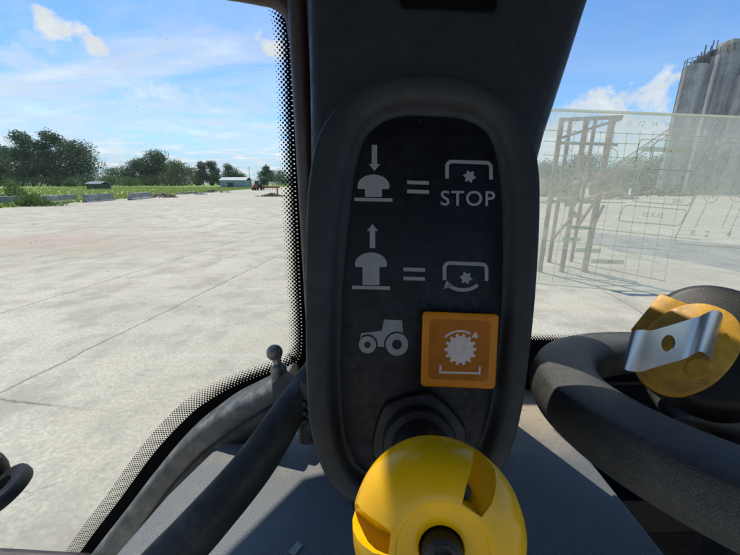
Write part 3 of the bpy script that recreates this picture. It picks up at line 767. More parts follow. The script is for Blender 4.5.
# cumulative length
def dots(path, Y, rows, pitch, r_fn, side, bm):
    P = [Vector((p.x, p.z)) for p in path]; L = [0]
    for a, b in zip(P, P[1:]): L.append(L[-1] + (b - a).length)
    n = int(L[-1] / pitch); j = 0
    for k in range(rows):
        for i in range(n):
            s = (i + (.5 if k % 2 else 0)) * pitch; 
            while j < len(L) - 2 and L[j + 1] < s: j += 1
            while j > 0 and L[j] > s: j -= 1
            t = (s - L[j]) / (L[j + 1] - L[j]); p = P[j].lerp(P[j + 1], t)
            d0 = (P[min(j + 1, len(P) - 1)] - P[max(j - 1, 0)]).normalized(); d1 = (P[min(j + 2, len(P) - 1)] - P[j]).normalized()
            d = d0.lerp(d1, t).normalized(); nn = Vector((-d.y, d.x)) * side
            r = r_fn(k, s / L[-1])
            if r <= 0: continue
            c = p + nn * (k * pitch * .5 + .001)
            vs = [bm.verts.new((c.x + r * math.cos(q * math.pi / 4), Y, c.y + r * math.sin(q * math.pi / 4))) for q in range(8)]
            bm.faces.new(vs)
bm = bmesh.new()
def rf_(k, s):
    rows = 5.5 + 3.0 * min(1, max(0, (s - .42) / .12))
    a_ = max(0, .00255 * (1 - k / 7.2) ** .8) if k < 7 else 0
    b_ = .00155 * (1.0 - .022 * k) if k < 8 else 0
    t_ = min(1, max(0, (s - .40) / .07)); return a_ * (1 - t_) + b_ * t_
dots(bdw, YL - .0015, 9, .0054, lambda k, s: rf_(k, s), -1, bm)
link_mesh('dotted_border', bm, M['frit'], pane, smooth=False)
bm = bmesh.new()
tot = len(bdw)
L_, R_ = [], []
for i, p in enumerate(bdw):
    d = (bdw[min(i + 1, tot - 1)] - bdw[max(i - 1, 0)]).normalized(); nn = Vector((d.z, 0, -d.x))   # outwards
    nn = -Vector((-d.z, 0, d.x))
    L_.append(bm.verts.new(p + Vector((0, -.001, 0)) - nn * .0005)); R_.append(bm.verts.new(p + Vector((0, -.001, 0)) + nn * -.0 + Vector((d.z, 0, -d.x)) * -.026))
for i in range(tot - 1): bm.faces.new((L_[i], L_[i + 1], R_[i + 1], R_[i]))
link_mesh('black_border', bm, M['frit'], pane, smooth=False)

bm = bmesh.new(); random.seed(21)
spk = [(31, 243), (34, 246), (28, 249), (36, 240), (167, 39), (211, 87), (190, 97), (64, 125), (50, 110), (97, 126), (121, 62), (232, 40)] + [(random.uniform(0, 270), random.uniform(10, 420)) for _ in range(9)]
for (x, y) in spk:
    r = random.uniform(.0003, .00065); c = KP(x, y, YL - .001)
    bm.faces.new([bm.verts.new(c + Vector((r * math.cos(q) * random.uniform(.7, 1.3), 0, r * math.sin(q) * random.uniform(.6, 1.2)))) for q in (0, .9, 1.8, 2.7, 3.6, 4.5, 5.4)])
o = link_mesh('dirt_specks', bm, M['darksteel'], pane, smooth=False); o['kind'] = 'stuff'
# ---- windscreen on the right
ws = thing('windscreen', 'dusty windscreen pane right of the console with black lower border', 'window', KP(640, 330, YR))
bm = bmesh.new(); x0, x1 = .105, 1.1; zb, zt = CAMZ + DZ - .02, CAMZ + .47
poly(bm, [(x0, zb), (x1, zb), (x1, zt), (x0, zt)], lambda x, z: Vector((x, YR, z))); link_mesh('glass', bm, M['screen'], ws, smooth=False)
bl = [KP(500, 338.5, YR), KP(560, 339.5, YR), KP(640, 341, YR), KP(720, 342.5, YR), KP(900, 346, YR)]
bm = bmesh.new()
a = [bm.verts.new(p + Vector((0, -.002, 0))) for p in bl]; b = [bm.verts.new((p.x, YR - .002, CAMZ + DZ - .01)) for p in bl]
for i in range(len(bl) - 1): bm.faces.new((a[i], a[i + 1], b[i + 1], b[i]))
link_mesh('black_border', bm, M['frit'], ws, smooth=False)
bm = bmesh.new(); dots(bl, YR - .002, 6, .0046, lambda k, s: .0019 * (1 - k / 6.5), 1, bm)
link_mesh('dotted_border', bm, M['frit'], ws, smooth=False)
# dashboard front lip trim below the glass
# ---- printed chart film
ch = thing('chart_film', 'clear printed speed chart film stuck inside the windscreen, dusty and faded', 'chart', KP(640, 200, YR - .006))
YC = YR - .006
fn = lambda x, y: KP(x, y, YC)
bm = bmesh.new(); poly(bm, [(505, 107), (640, 112), (905, 122), (905, 312), (700, 297.5), (505, 281)], fn); link_mesh('film', bm, M['decalfilm'], ch, smooth=False)
fi = lambda x, y: KP(x, y, YC - .0012); WK = 1.9
bm = bmesh.new(); stroke(bm, [(505, 108), (640, 113.2), (905, 124)], 3.0, fi); stroke(bm, [(505, 281), (700, 297), (905, 311)], 1.0, fi)
link_mesh('edge_strip', bm, M['decalink'], ch, smooth=False)
bm = bmesh.new()
sl_ = lambda x: (x - 540) * .055
# scale numbers and grid
for i, s in enumerate(['0', '2', '4', '6', '8', '10', '12', '14', '16', '18', '20', '22', '24', '26', '28', '30']):
    x = 562 + i * 13.1; text_into(bm, s, x, 123 + sl_(x) * .5, 6.6, fi, shear=.35, rot=-.05)
for (p, q) in (((543, 130), (760, 139)), ((543, 141), (640, 144)), ((543, 155), (640, 158)), ((543, 168), (640, 171)), ((541, 184), (637, 188)), ((541, 200), (625, 203)), ((541, 240), (660, 250)), ((560, 225), (700, 240))):
    stroke(bm, [p, q], .45 * WK, fi)
for i in range(9):
    x = 562 + i * 13.1
    stroke(bm, [(x, 131), (x - 8, 186)], .35 * WK, fi)
for i in range(10): x = 560 + i * 14.; stroke(bm, [(x - 5, 186), (x - 22, 282)], .3 * WK, fi)
# rounded boxes
def rbox(pts, r=5, wd=.6):
    out = []; n = len(pts)
    for i in range(n):
        p0, p1, p2 = Vector(pts[i - 1]), Vector(pts[i]), Vector(pts[(i + 1) % n]); a = p1 + (p0 - p1).normalized() * r; b = p1 + (p2 - p1).normalized() * r
        for k in range(6): t = k / 5; out.append(tuple(a * (1 - t) ** 2 + p1 * 2 * t * (1 - t) + b * t * t))
    stroke(bm, out, wd * 1.8, fi, True)
rbox([(640, 139), (716, 143), (697, 171), (634, 168)]); rbox([(640, 169), (703, 172), (690, 206), (631, 201)])
rbox([(624, 205), (688, 210), (680, 226), (618, 221)]); rbox([(722, 142), (800, 146), (760, 250), (673, 243)], 6, .7)
stroke(bm, [(632, 185), (697, 189)], .6, fi)
for (x, s, y, z) in ((638, '1500', 161, 7), (667, '1900', 162, 7), (690, '2200', 163, 7), (647, '540', 195, 6), (677, '1900', 195.5, 6), (677, '2050', 203, 5.5), (652, '12 X 12', 217, 6.5), (731, 'F', 160, 12), (692, 'R', 236, 9), (706, '2', 237, 9), (728, '4', 237, 9), (749, '6', 238, 9)):
    text_into(bm, s, x, y, z, fi, shear=.3, rot=-.05, bold=.015)
for x in (711, 737):
    annulus(bm, x, 195, 7.6, 6.8, fi); text_into(bm, 'N', x, 198, 8.5, fi, shear=.3, rot=-.05)
for (x, y, x2, y2) in ((727, 165, 715, 188), (707, 203, 695, 228), (742, 167, 739, 187), (733, 203, 722, 228), (757, 170, 730, 232)): stroke(bm, [(x, y), (x2, y2)], .45 * WK, fi)
stroke(bm, [(646, 178), (645, 174.5), (660, 175.5), (660, 179)], .9, fi); stroke(bm, arc(652, 176, 7, 200, 340), .8, fi); annulus(bm, 652.5, 177, 1.5, .2, fi)
annulus(bm, 682, 179.5, 3.4, 2.4, fi); annulus(bm, 683.5, 175, 2.6, 1.8, fi)
annulus(bm, 611, 155, 7.2, 6.2, fi)
link_mesh('printed_marks', bm, M['decalink'], ch, smooth=False)
fj = lambda x, y: KP(x, y, YC - .0016)
for (x, y, w_, h_) in ((642, 146.5, 52, 4.8), (569, 164, 8, 4), (575, 176, 12, 4), (563, 189, 9, 4), (571, 202.5, 12, 4), (577, 213.5, 13, 4), (584, 225.5, 24, 4), (572, 237, 18, 4), (589, 248, 25, 4.2), (608, 259, 33, 4.2)):
    bm = bmesh.new(); poly(bm, [(x - (0 if w_ > 50 else w_ / 2), y), (x + (w_ if w_ > 50 else w_ / 2), y + w_ * .035), (x - 1.2 + (w_ if w_ > 50 else w_ / 2), y + h_ + w_ * .035), (x - 1.2 - (0 if w_ > 50 else w_ / 2), y + h_)], fj)
    link_mesh('scale_bar', bm, M['decalink'], ch, smooth=False)
for (x, y) in ((567, 138), (568, 151)): bm = bmesh.new(); rb = [(x - 2, y - 2), (x + 2.2, y - 2), (x + 1.6, y + 2.2), (x - 2.6, y + 2.2)]; stroke(bm, rb, .8, fj, True); link_mesh('scale_bar', bm, M['decaldark'], ch, smooth=False)
fk = lambda x, y: KP(x, y, YC - .002)
for (x, y) in ((671, 151), (570, 166.4), (575.5, 178.5), (564, 191.3), (572, 239.6), (590, 250.6), (609, 262)): bm = bmesh.new(); annulus(bm, x, y, 1.0, .1, fk, 10); link_mesh('bar_dot', bm, M['decaldark'], ch, smooth=False)

# ---- dashboard
dsh = thing('dashboard', 'blue grey grained dashboard top with tan dust along the windscreen', 'dashboard', W(0, .3, DZ - .12))
outl = [(.285, .06), (.285, .496), (.12, .496), (.10, .44), (-.10, .44), (-.165, .455), (-.19, .41), (-.214, .352), (-.234, .294), (-.247, .229), (-.252, .15), (-.255, .06)]
bm = bmesh.new()
def ins(o_, d):
    c = Vector((0, .28)); return [tuple(Vector(p) + (c - Vector(p)).normalized() * d) for p in o_]
i1 = ins(outl, .004); i2 = ins(outl, .010)
rings(bm, [[W(x, y, DZ - .14) for x, y in outl], [W(x, y, DZ - .010) for x, y in outl], [W(x, y, DZ - .003) for x, y in i1], [W(x, y, DZ) for x, y in i2]])
bmesh.ops.recalc_face_normals(bm, faces=bm.faces)
link_mesh('top_panel', bm, M['dash'], dsh, angle=50)
bm = bmesh.new(); box(bm, W(.287, -.1, DZ - .22), W(.9, .499, DZ - .12)); box(bm, W(.287, .46, DZ - .12), W(.9, .4985, DZ + .03), bev=.004); link_mesh('footwell_panel', bm, M['frit'], dsh, smooth=False)
bm = bmesh.new(); poly(bm, [(297, 541), (303, 545), (294, 556), (288, 552)], lambda x, y: KH(x, y, CAMZ + DZ + .0015))
link_mesh('pale_patch', bm, M['debris_and_patch'], dsh, smooth=False)  # small pale quad just above the dashboard top

# ---- ball stud
bs = thing('ball_stud', 'grey metal ball stud on a bracket at the upper end of the sill rail', 'ball stud', K(279, 385, .40))
bm = bmesh.new(); Bc = K(274.5, 352.5, .385); ax = (K(276, 352, .385) - K(281, 384, .385)).normalized()
mb = axis_matrix(K(280, 379, .385), ax)
s_ = .385 / F
lathe(bm, [(.0095, -.004), (.0100, .006), (.0088, .009), (.0095, .012), (.0085, .016), (.0048, .018), (.0045, .023), (.0058, .0255)], mb, 28); link_mesh('neck', bm, M['castiron'], bs)
bm = bmesh.new(); bmesh.ops.create_uvsphere(bm, u_segments=32, v_segments=20, radius=.0093, matrix=Matrix.Translation(Bc)); link_mesh('ball', bm, M['castiron'], bs)
bm = bmesh.new()
br = [(272, 384), (288, 371), (299, 380), (303, 392), (285, 400), (274, 408)]
f0 = [K(x, y, .352) for x, y in br]; f1 = [K(x, y, .38) for x, y in br]; rings(bm, [f1, f0]); bmesh.ops.recalc_face_normals(bm, faces=bm.faces)
link_mesh('bracket', bm, M['rail'], bs, smooth=False)

# ---- latch ring lower left
lr = thing('window_latch', 'black round window latch with a ring at the lower left of the picture', 'latch', K(-30, 490, .36))
bm = bmesh.new(); cR = K(3, 490, .34); nR = (CM.to_3x3() @ Vector((-.35, .87, .42))).normalized(); mR = axis_matrix(cR, nR)
rings_ = []
for (r, z) in ((.0125, -.006), (.027, -.006), (.0285, -.003), (.0285, .003), (.027, .006), (.0125, .006), (.0125, -.006)):
    rings_.append([mR @ Vector((r * math.cos(t * math.pi / 24), r * math.sin(t * math.pi / 24) * .8, z)) for t in range(48)])
rings(bm, rings_, True, False, False); link_mesh('ring', bm, M['black'], lr)
bm = bmesh.new(); mK = axis_matrix(K(-8, 487, .36), (CM.to_3x3() @ Vector((-.05, 1, .2))).normalized())
lathe(bm, [(.014, -.005), (.0155, .0), (.0165, .01), (.0165, .022), (.014, .032), (.008, .037), (.001, .038)], mK, 32); link_mesh('cap', bm, M['black'], lr)
bm = bmesh.new(); tube(bm, [K(-8, 490, .362), K(-60, 500, .40), K(-140, 510, .47)], .008, 12); link_mesh('arm', bm, M['black'], lr)

# ================================================================== CONSOLE
con = thing('control_console', 'dark grey plastic pillar console with an arched recessed black label panel', 'control console', K(425, 300, .25))
DF, DP = .205, .2145
def polar(pts, n, c):
    cs = catmull([Vector((x, y)).to_3d() for x, y in pts], 10, True)
    an = sorted(((math.atan2(p.y - c[1], p.x - c[0]) % (2 * math.pi)), (Vector((p.x, p.y)) - Vector(c)).length) for p in cs)
    an = [(an[-1][0] - 2 * math.pi, an[-1][1])] + an + [(an[0][0] + 2 * math.pi, an[0][1])]
    return an
def samp(an, th):
    th %= 2 * math.pi
    for (a0, r0), (a1, r1) in zip(an, an[1:]):
        if a0 <= th <= a1: return r0 + (r1 - r0) * ((th - a0) / (a1 - a0) if a1 > a0 else 0)
    return an[-1][1]
CC = (425, 292)
outer = [(425, 72), (470, 78), (505, 96), (530, 125), (541, 165), (542, 220), (538, 290), (532, 350), (524, 410), (511, 455), (487, 492), (440, 512), (390, 512), (350, 503), (326, 480), (312, 445), (306, 400), (304, 330), (304, 250), (307, 180), (318, 130), (345, 95), (380, 77)]
inner = [(430, 110), (465, 113), (490, 126), (502, 155), (507, 200), (508, 250), (507, 300), (503, 350), (497, 400), (488, 440), (472, 470), (440, 486), (395, 488), (360, 476), (346, 450), (341, 400), (341, 330), (344, 270), (349, 220), (355, 170), (365, 135), (383, 117), (405, 110)]
po_, pi_ = polar(outer, 160, CC), polar(inner, 160, CC)
# even spacing on the long shape: choose the angles from the outer outline itself
oc = catmull([Vector((x, y, 0)) for x, y in outer], 8, True)
ths = [math.atan2(p.y - CC[1], p.x - CC[0]) for p in oc]
def ringat(t, d, persp=None):
    out = []
    for th in ths:
        r = samp(po_, th) * (1 - t) + samp(pi_, th) * t
        q = K(CC[0] + r * math.cos(th), CC[1] + r * math.sin(th), persp or DF)
        out.append(q + (CM.to_3x3() @ Vector((0, 0, -1))) * (d - (persp or DF)))
    return out
prof = [(-.02, .262), (-.01, .235), (0, .2165), (.01, .2105), (.035, .2068), (.075, .2052), (.12, .2048), (.30, .2052), (.52, .2060), (.64, .2074), (.74, .2104), (.82, .2130), (.88, .2142), (1.0, .2146)]
bm = bmesh.new(); rings(bm, [ringat(t, d) for t, d in prof], True, True, True)
bmesh.ops.recalc_face_normals(bm, faces=bm.faces)
link_mesh('housing', bm, M['console'], con, angle=60)
bm = bmesh.new(); rings(bm, [ringat(.985, .2146), ringat(.985, .2138), ringat(1.0, .2134)], True, False, True)
bmesh.ops.recalc_face_normals(bm, faces=bm.faces)
lp = link_mesh('label_panel', bm, M['label'], con, angle=60)
# column above and behind the console
NZ = CM.to_3x3() @ Vector((0, 0, -1))
rows = [(-560, 300, 760), (-300, 303, 682), (-120, 304, 630), (-40, 305, 606), (0, 305.5, 593), (60, 306.5, 574), (130, 307.5, 551), (200, 308.5, 533), (280, 309, 524), (400, 312, 512), (470, 320, 498)]
bm = bmesh.new(); rs = []
for (py, xl, xr) in rows:
    a = K(xl, py, .222); b = K(xr, py, .222); e = (b - a).normalized(); w2 = (b - a).length
    rs.append([a + NZ * .07, a + NZ * .014, a + NZ * .008 + e * .001, a + NZ * .003 + e * .004, a + NZ * .0008 + e * .009, a + e * .016, a + e * w2 * .5 - NZ * .0015, b - e * .016, b + NZ * .0008 - e * .009, b + NZ * .003 - e * .004, b + NZ * .008 - e * .001, b + NZ * .014, b + NZ * .04, b + NZ * .07 - e * .01])
rings(bm, rs); bmesh.ops.recalc_face_normals(bm, faces=bm.faces)
link_mesh('column', bm, M['console'], con, angle=50)
# slot at the top
bm = bmesh.new()
sw = [(399, -30), (497, -30), (497, 8), (494, 12), (403, 8), (400, 4)]
rings(bm, [[K(x, y, .222) for x, y in sw], [K(x, y, .2195) for x, y in sw], [K(448 + (x - 448) * .97, -10 + (y + 10) * .9, .2188) for x, y in sw], [K(448 + (x - 448) * .95, -10 + (y + 10) * .86, .2205) for x, y in sw]])
bmesh.ops.recalc_face_normals(bm, faces=bm.faces)
link_mesh('switch_blank', bm, M['frit'], con, angle=50)

fl = lambda x, y: K(x, y, .2131)
def sym(name, build, m=M['ink']):
    bm = bmesh.new(); build(bm)
    # give the print a hair of thickness
    return link_mesh(name, bm, m, lp, smooth=False)
def knob_icon(cx, cy, stem, up):
    def b(bm):
        # cap: dome, from cy (top) ; stem ; base line
        dome = [(cx - 16, cy + 12)] + arc(cx, cy + 11, 16, 172, 8, 16, 11.5) + [(cx + 16, cy + 12), (cx + 15, cy + 14), (cx + 8.5, cy + 14), (cx + 8.5, cy + 14 + stem), (cx - 8.5, cy + 14 + stem), (cx - 8.5, cy + 14), (cx - 15.5, cy + 14)]
        poly(bm, dome, fl)
        poly(bm, [(cx - 19, cy + 14.6 + stem), (cx + 19, cy + 15.4 + stem), (cx + 19, cy + 18.8 + stem), (cx - 19, cy + 18.0 + stem)], fl)
    return b
sym('knob_symbol', knob_icon(373.5, 175, 8, False)); sym('knob_symbol', knob_icon(371, 253, 18, True))
def arrow(cx, y0, y1):
    def b(bm):
        s = 1 if y1 > y0 else -1
        poly(bm, [(cx - 2.7, y0), (cx + 2.7, y0), (cx + 2.7, y1 - 7 * s), (cx + 5.8, y1 - 7 * s), (cx, y1), (cx - 5.8, y1 - 7 * s), (cx - 2.7, y1 - 7 * s)], fl)
    return b
sym('arrow_symbol', arrow(374.5, 145, 171)); sym('arrow_symbol', arrow(372.5, 248, 224))
def equals(x0, x1, y, dy=9):
    def b(bm):
        for k in (0, dy): poly(bm, [(x0, y + k), (x1, y + k + .7), (x1, y + k + 4.3), (x0, y + k + 3.6)], fl)
    return b
sym('equals_sign', equals(407, 429, 180.5)); sym('equals_sign', equals(403.5, 425, 267.5))
def pto(cx, cy, w_):
    def b(bm):
        h = w_ / 2; r = 5
        pts = [(cx - h, cy + 17)] + arc(cx - h + r, cy + r, r, 180, 90, 6) + arc(cx + h - r, cy + 1.2 + r, r, 90, 0, 6) + [(cx + h, cy + 18)]
        stroke(bm, pts, 3.6, fl)
        st = []
        for k in range(16):
            a = 2 * math.pi * k / 16 + .15; r_ = 6.6 if k % 4 < 2 else 4.4
            st.append((cx + 1 + r_ * math.cos(a), cy + 15.2 + r_ * math.sin(a)))
        st = []
        for k in range(12):
            a = 2 * math.pi * k / 12 + .2; r_ = 6.9 if k % 2 == 0 else 4.3; st.append((cx + .5 + r_ * math.cos(a), cy + 15 + r_ * math.sin(a)))
        poly(bm, st, fl)
    return b
sym('shaft_symbol', pto(469, 161.5, 44))
sym('stop_text', lambda bm: text_into(bm, 'STOP', 467.5, 205.5, 21.0, fl, rot=-.012, bold=.012, sx=1.03, space=1.10))
def pto2(bm):
    pto(465.5, 263, 42)(bm)
    stroke(bm, arc(463, 276.5, 18.5, 215, 322, 14, 13.5), 3.6, fl)
    poly(bm, [(443.5, 289), (446.5, 280.5), (453.2, 285.8)], fl)
sym('turning_shaft_symbol', pto2)
def tractor(bm):
    # body with cab, cut round the wheels
    body = [(360, 340), (361, 333.5), (382, 330.5), (384, 319.5), (402, 320.5), (402.8, 334)] + arc(397, 344.5, 13.2, 62, 172, 10) + [(384, 347), (377.5, 346.5)] + arc(367.5, 344.5, 10.4, -8, 118, 10)
    poly(bm, body, fl)
    annulus(bm, 397, 344.5, 11.3, 5.0, fl); annulus(bm, 367.5, 344.8, 8.6, 3.3, fl)
sym('tractor_symbol', tractor)

# ---- indicator lamp
lamp = thing('indicator_lamp', 'square orange indicator lamp with a white toothed gear symbol on the label panel', 'indicator lamp', K(460, 350, .213))
def rsq(pts, r, d, n=6):
    out = []; m_ = len(pts)
    for i in range(m_):
        p0, p1, p2 = Vector(pts[i - 1]), Vector(pts[i]), Vector(pts[(i + 1) % m_]); a = p1 + (p0 - p1).normalized() * r; b = p1 + (p2 - p1).normalized() * r
        for k in range(n + 1): t = k / n; q = a * (1 - t) ** 2 + p1 * 2 * t * (1 - t) + b * t * t; out.append(K(q.x, q.y, d))
    return out
sq = [(422.5, 311), (499, 314), (495, 389), (420.5, 386)]
def sc(pts, k, dx=0): cx = sum(p[0] for p in pts) / 4; cy = sum(p[1] for p in pts) / 4; return [(cx + (x - cx) * k + dx, cy + (y - cy) * k) for x, y in pts]
bm = bmesh.new()
rings(bm, [rsq(sc(sq, .975, 1), 5, .2134), rsq(sc(sq, .99, .3), 5, .2085), rsq(sq, 5, .2055), rsq(sc(sq, .985), 5, .2044), rsq(sc(sq, .955), 5, .2040), rsq(sc(sq, .80), 6, .2041)], True, True, True)
bmesh.ops.recalc_face_normals(bm, faces=bm.faces); lb = link_mesh('lens', bm, M['orange'], lamp, angle=40)
bm = bmesh.new(); rings(bm, [rsq(sc(sq, .80), 6, .2041), rsq(sc(sq, .80), 6, .20395)], True, False, True); bmesh.ops.recalc_face_normals(bm, faces=bm.faces)
link_mesh('lens_face', bm, M['orange_in'], lamp, angle=40)
fo = lambda x, y: K(x, y, .2038)
bm = bmesh.new(); st = []
for k in range(14):
    a0 = 2 * math.pi * k / 14
    for (da, r_) in ((-.13, 13.2), (-.09, 15.9), (.09, 15.9), (.13, 13.2)): st.append((460.5 + r_ * math.cos(a0 + da), 349.5 + r_ * math.sin(a0 + da)))
poly(bm, st, fo)
stroke(bm, arc(460, 352, 21, 135, 60, 14), 2.0, fo); poly(bm, [(476, 331.5), (478.3, 338.6), (471.2, 337.2)], fo)
stroke(bm, [(440.5, 364.8), (440.2, 372.3), (479.5, 373.4), (479.8, 366.2)], 2.0, fo)
link_mesh('gear_symbol', bm, M['lampink'], lamp, smooth=False)

# ---- yellow push-pull knob
A = K(418, 437, .2132)
Tip = K(443, 557, .1085)
axk = (Tip - A).normalized(); Lk = (Tip - A).length
kn = thing('push_pull_knob', 'large glossy yellow mushroom knob with three notches and a black centre', 'knob', A)
mk = axis_matrix(A, axk)
def hexring(r, z, n=48, rot=0.3, blend=0.55):
    out = []
    for k in range(n):
        a = 2 * math.pi * k / n; q = (a - rot) % (math.pi / 3) - math.pi / 6
        rr_ = r * (blend * math.cos(math.pi / 6) / math.cos(q) + (1 - blend)); out.append(mk @ Vector((rr_ * math.cos(a), rr_ * math.sin(a), z)))
    return out
bm = bmesh.new(); rings(bm, [hexring(.031, .0005), hexring(.031, .0055), hexring(.0295, .0080), hexring(.026, .009)]); bmesh.ops.recalc_face_normals(bm, faces=bm.faces)
link_mesh('hex_nut', bm, M['black'], kn, angle=30)
bm = bmesh.new(); lathe(bm, [(.0225, .008), (.0225, .017), (.0215, .020), (.0175, .021), (.0175, .026), (.0165, .030), (.0165, .036), (.0140, .040), (.0125, .05)], mk, 48); bmesh.ops.recalc_face_normals(bm, faces=bm.faces)
link_mesh('collar', bm, M['black'], kn)
kp = [(.0125, Lk - .060), (.0135, Lk - .0615), (.0145, Lk - .060), (.0148, Lk - .048), (.0165, Lk - .0435), (.0205, Lk - .0385), (.0255, Lk - .0325), (.0292, Lk - .0260), (.0312, Lk - .0200), (.0318, Lk - .0150), (.0310, Lk - .0105), (.0292, Lk - .0068), (.0265, Lk - .0040), (.0230, Lk - .0018), (.0195, Lk - .0006), (.0172, Lk), (.0160, Lk - .0003), (.0152, Lk - .0014), (.0142, Lk - .0016), (.0095, Lk - .0026), (.0078, Lk - .0032), (.0074, Lk - .0044), (.0073, Lk - .012)]
z0 = Lk - .0584
cap_ = []
for (r0_, a_), (r1_, b_) in zip(kp, kp[1:]):
    for k in range(2): cap_.append((r0_ + (r1_ - r0_) * k / 2, a_ + (b_ - a_) * k / 2))
cap_.append(kp[-1])
bm = bmesh.new(); lathe(bm, kp, mk, 96); bmesh.ops.recalc_face_normals(bm, faces=bm.faces)
capo = link_mesh('cap', bm, M['yellow'], kn)
cut = []
# notch directions measured in the knob's own face plane
camx = CM.to_3x3() @ Vector((1, 0, 0)); camy = CM.to_3x3() @ Vector((0, 1, 0))
lx = mk.to_3x3() @ Vector((1, 0, 0)); offx = math.atan2(lx.dot(camy), lx.dot(camx))
for deg in (58, 172, 292):
    a = R(deg) - offx
    rot = Matrix.Rotation(a, 4, 'Z')
    bmc = bmesh.new()
    # wedge: steep wall on one side, ramp on the other; length along the radius
    prof_ = [(-.0055, 0.0), (.0022, -.0075), (.0042, 0.0), (.0045, .012), (-.0065, .012)]
    rsn = []
    for (rad_, zc, s__) in ((.0175, Lk - .0010, .75), (.0225, Lk - .0035, 1.0), (.028, Lk - .0085, 1.0), (.036, Lk - .016, .8)):
        rsn.append([mk @ rot @ Vector((rad_, t_ * s__, zc + h_)) for t_, h_ in prof_])
    rings(bmc, rsn); bmesh.ops.recalc_face_normals(bmc, faces=bmc.faces)
    cut.append(link_mesh('cutter', bmc, M['yellow']))
boolean(capo, cut)
md = capo.modifiers.new('soft', 'BEVEL'); md.width = .0013; md.segments = 2; md.limit_method = 'ANGLE'; md.angle_limit = R(40)
bm = bmesh.new(); lathe(bm, [(.0068, z0 + .044), (.0068, z0 + .0575), (.0062, z0 + .0592), (.0045, z0 + .0600), (.0030, z0 + .0590), (.0028, z0 + .056)], mk, 36); bmesh.ops.recalc_face_normals(bm, faces=bm.faces)
link_mesh('centre_pin', bm, M['black'], kn)
bm = bmesh.new(); a = R(58) - offx
box(bm, (-.0018, -.0018, -.002), (.0018, .0018, .0018), mw=mk @ Matrix.Rotation(a, 4, 'Z') @ Matrix.Translation((.0195, .0022, Lk - .0065))); link_mesh('dark_hole_block', bm, M['black'], kn, smooth=False)  # solid black block standing in for the dark inside a small hole

# ---- steering wheel
Wc = Vector((.309, -.104, -.250)); WR, wr = .141, .0285
tl = -.12
def wp(th, rr_, hh):     # point on the wheel in camera frame: angle, radius, height above the wheel plane
    nrm = Vector((0, 1, -tl)).normalized(); ux = Vector((1, 0, 0)); uz = ux.cross(nrm).normalized()
    return CM @ (Wc + ux * math.cos(th) * rr_ + uz * math.sin(th) * rr_ + nrm * hh)
stw = thing('steering_wheel', 'thick grained dark vinyl steering wheel rim beside the console, dusty at its left end', 'steering wheel', C3(*(Wc + Vector((0, -.15, 0)))))
bm = bmesh.new(); rs = []
N_ = 128
sect = [(-1.0, -.35), (-1.03, .10), (-.95, .50), (-.72, .80), (-.25, .90), (.25, .88), (.72, .74), (.82, .68), (1.02, .12), (1.03, -.2), (.92, -.6), (.6, -.86), (.1, -.98), (-.45, -.95), (-.84, -.72)]
for k in range(N_ + 1):
    th = 2 * math.pi * k / N_
    rs.append([wp(th, WR - a_ * wr * 1.0, b_ * wr * .85) if False else wp(th, WR + a_ * wr, b_ * wr * .85) for a_, b_ in sect])
rings(bm, rs, True, False, False); bmesh.ops.remove_doubles(bm, verts=bm.verts, dist=1e-6); bmesh.ops.recalc_face_normals(bm, faces=bm.faces)
o = link_mesh('rim', bm, M['leather'], stw, angle=80)
md = o.modifiers.new('s', 'SUBSURF'); md.levels = md.render_levels = 1
bm = bmesh.new(); rs = []
for (r_, h_) in ((.018, -.14), (.022, -.09), (.045, -.07), (.066, -.055), (.068, -.045), (.062, -.036), (.03, -.030), (.002, -.029)):
    rs.append([wp(2 * math.pi * k / 40, r_, h_) for k in range(40)])
rings(bm, rs); bmesh.ops.recalc_face_normals(bm, faces=bm.faces); link_mesh('hub', bm, M['black'], stw)
for a_ in (20, 140, 270):
    bm = bmesh.new(); th = R(a_)
    pts_ = [wp(th, .045, -.05), wp(th, .08, -.042), wp(th, .11, -.02), wp(th, WR - .012, -.006)]
    tube(bm, catmull(pts_, 4), .006, 12, .014); link_mesh('spoke', bm, M['black'], stw)
bm = bmesh.new(); rs = []
tube(bm, [wp(0, 0, -.10), wp(0, 0, -.22)], .03, 24); link_mesh('steering_column', bm, M['black'], stw)

# ---- tape measure resting on the hub
tm = thing('tape_measure', 'yellow and black tape measure with a steel belt clip, lying inside the steering wheel', 'tape measure', K(700, 395, .27))
cT = Vector(((689 - CX) / F * .285, (CY - 351) / F * .285, -.285))
nT = Vector((-.60, .47, .62)).normalized(); xT = Vector((.63, .77, 0)); xT = (xT - nT * xT.dot(nT)).normalized(); yT = nT.cross(xT)
def tpt(x, y, z): return CM @ (cT + xT * x + yT * y + nT * z)
def tring(sx, sy, z, ox=0, oy=0, p=2.6, n=48):
    out = []
    for k in range(n):
        t = 2 * math.pi * k / n; c, s = math.cos(t), math.sin(t)
        out.append(tpt(ox + sx * math.copysign(abs(c) ** (2 / p), c), oy + sy * math.copysign(abs(s) ** (2 / p), s), z))
    return out
bm = bmesh.new(); ox, oy = .016, -.006
rings(bm, [tring(.050, .044, -.058, ox, oy), tring(.055, .049, -.050, ox, oy), tring(.057, .051, -.030, ox, oy), tring(.056, .050, -.010, ox, oy), tring(.052, .046, -.002, ox, oy), tring(.047, .041, .0005, ox, oy)])
bmesh.ops.recalc_face_normals(bm, faces=bm.faces); link_mesh('rubber_case', bm, M['case'], tm, angle=50)
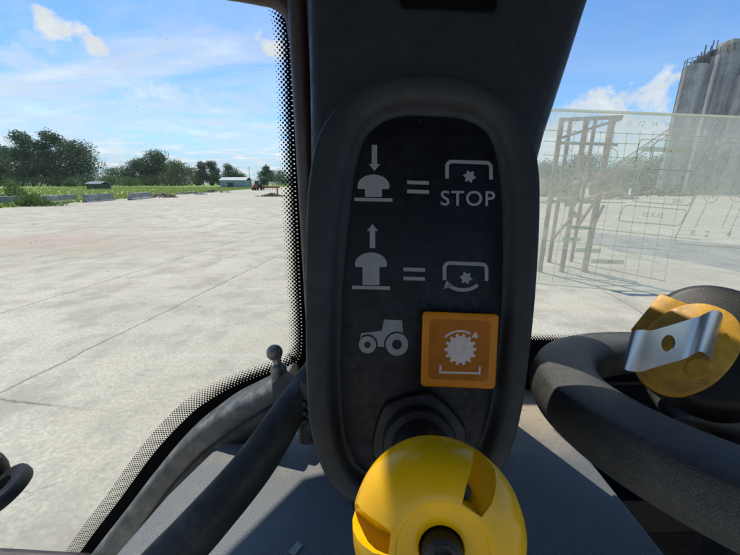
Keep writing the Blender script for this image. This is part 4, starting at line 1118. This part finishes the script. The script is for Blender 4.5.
bm = bmesh.new(); rings(bm, [tring(.045, .029, -.004, .0, .003, 2.2), tring(.045, .029, .0035, .0, .003, 2.2), tring(.043, .027, .0048, .0, .003, 2.2)])
r_ = box(bm, (-.006, .018, -.016), (.040, .043, .001), bev=.002)
for v in r_: v.co = tpt(*v.co)
bmesh.ops.recalc_face_normals(bm, faces=bm.faces); link_mesh('yellow_side', bm, M['tapeyellow'], tm, angle=50)
# raised yellow boss under the clip
bm = bmesh.new(); rings(bm, [tring(.009, .007, .004, -.012, -.012, 2), tring(.0085, .0065, .007, -.012, -.012, 2)]); bmesh.ops.recalc_face_normals(bm, faces=bm.faces); link_mesh('side_boss', bm, M['tapeyellow'], tm)
# clip
secs = [((631, 333), (622, 366), .253), ((637, 330.5), (626, 370), .2500), ((645, 330), (633, 371.5), .2500), ((653, 331), (642, 371.5), .2535), ((662, 328.5), (651, 368.5), .2560), ((680, 323), (668, 363.5), .2590), ((697, 317.5), (684, 359), .2610), ((704, 314), (693, 354), .2590), ((711, 311), (700, 351.5), .2560), ((718, 310.5), (706, 354), .2570), ((722, 313), (710, 358.5), .2610), ((723, 317), (712, 361.5), .2680), ((722, 322), (711, 362), .2740)]
top = catmull([K(*a, d) for a, b, d in secs], 4); bot = catmull([K(*b, d) for a, b, d in secs], 4)
bm = bmesh.new(); gr = []
for a, b in zip(top, bot):
    gr.append([bm.verts.new(a.lerp(b, t / 10)) for t in range(11)])
for g0, g1 in zip(gr, gr[1:]):
    for i in range(10): bm.faces.new((g0[i], g0[i + 1], g1[i + 1], g1[i]))
bmesh.ops.recalc_face_normals(bm, faces=bm.faces)
bmesh.ops.solidify(bm, geom=bm.faces[:], thickness=.0011)
bmesh.ops.recalc_face_normals(bm, faces=bm.faces)
clip = link_mesh('belt_clip', bm, M['steel'], tm, angle=50)
bmc = bmesh.new(); hc = K(669.5, 343.5, .257); mh = axis_matrix(hc, (CM.to_3x3() @ Vector((.05, .1, 1))).normalized())
lathe(bmc, [(.0066, -.012), (.0066, .012)], mh, 32); bmesh.ops.recalc_face_normals(bmc, faces=bmc.faces)
boolean(clip, [link_mesh('cutter', bmc, M['steel'])])
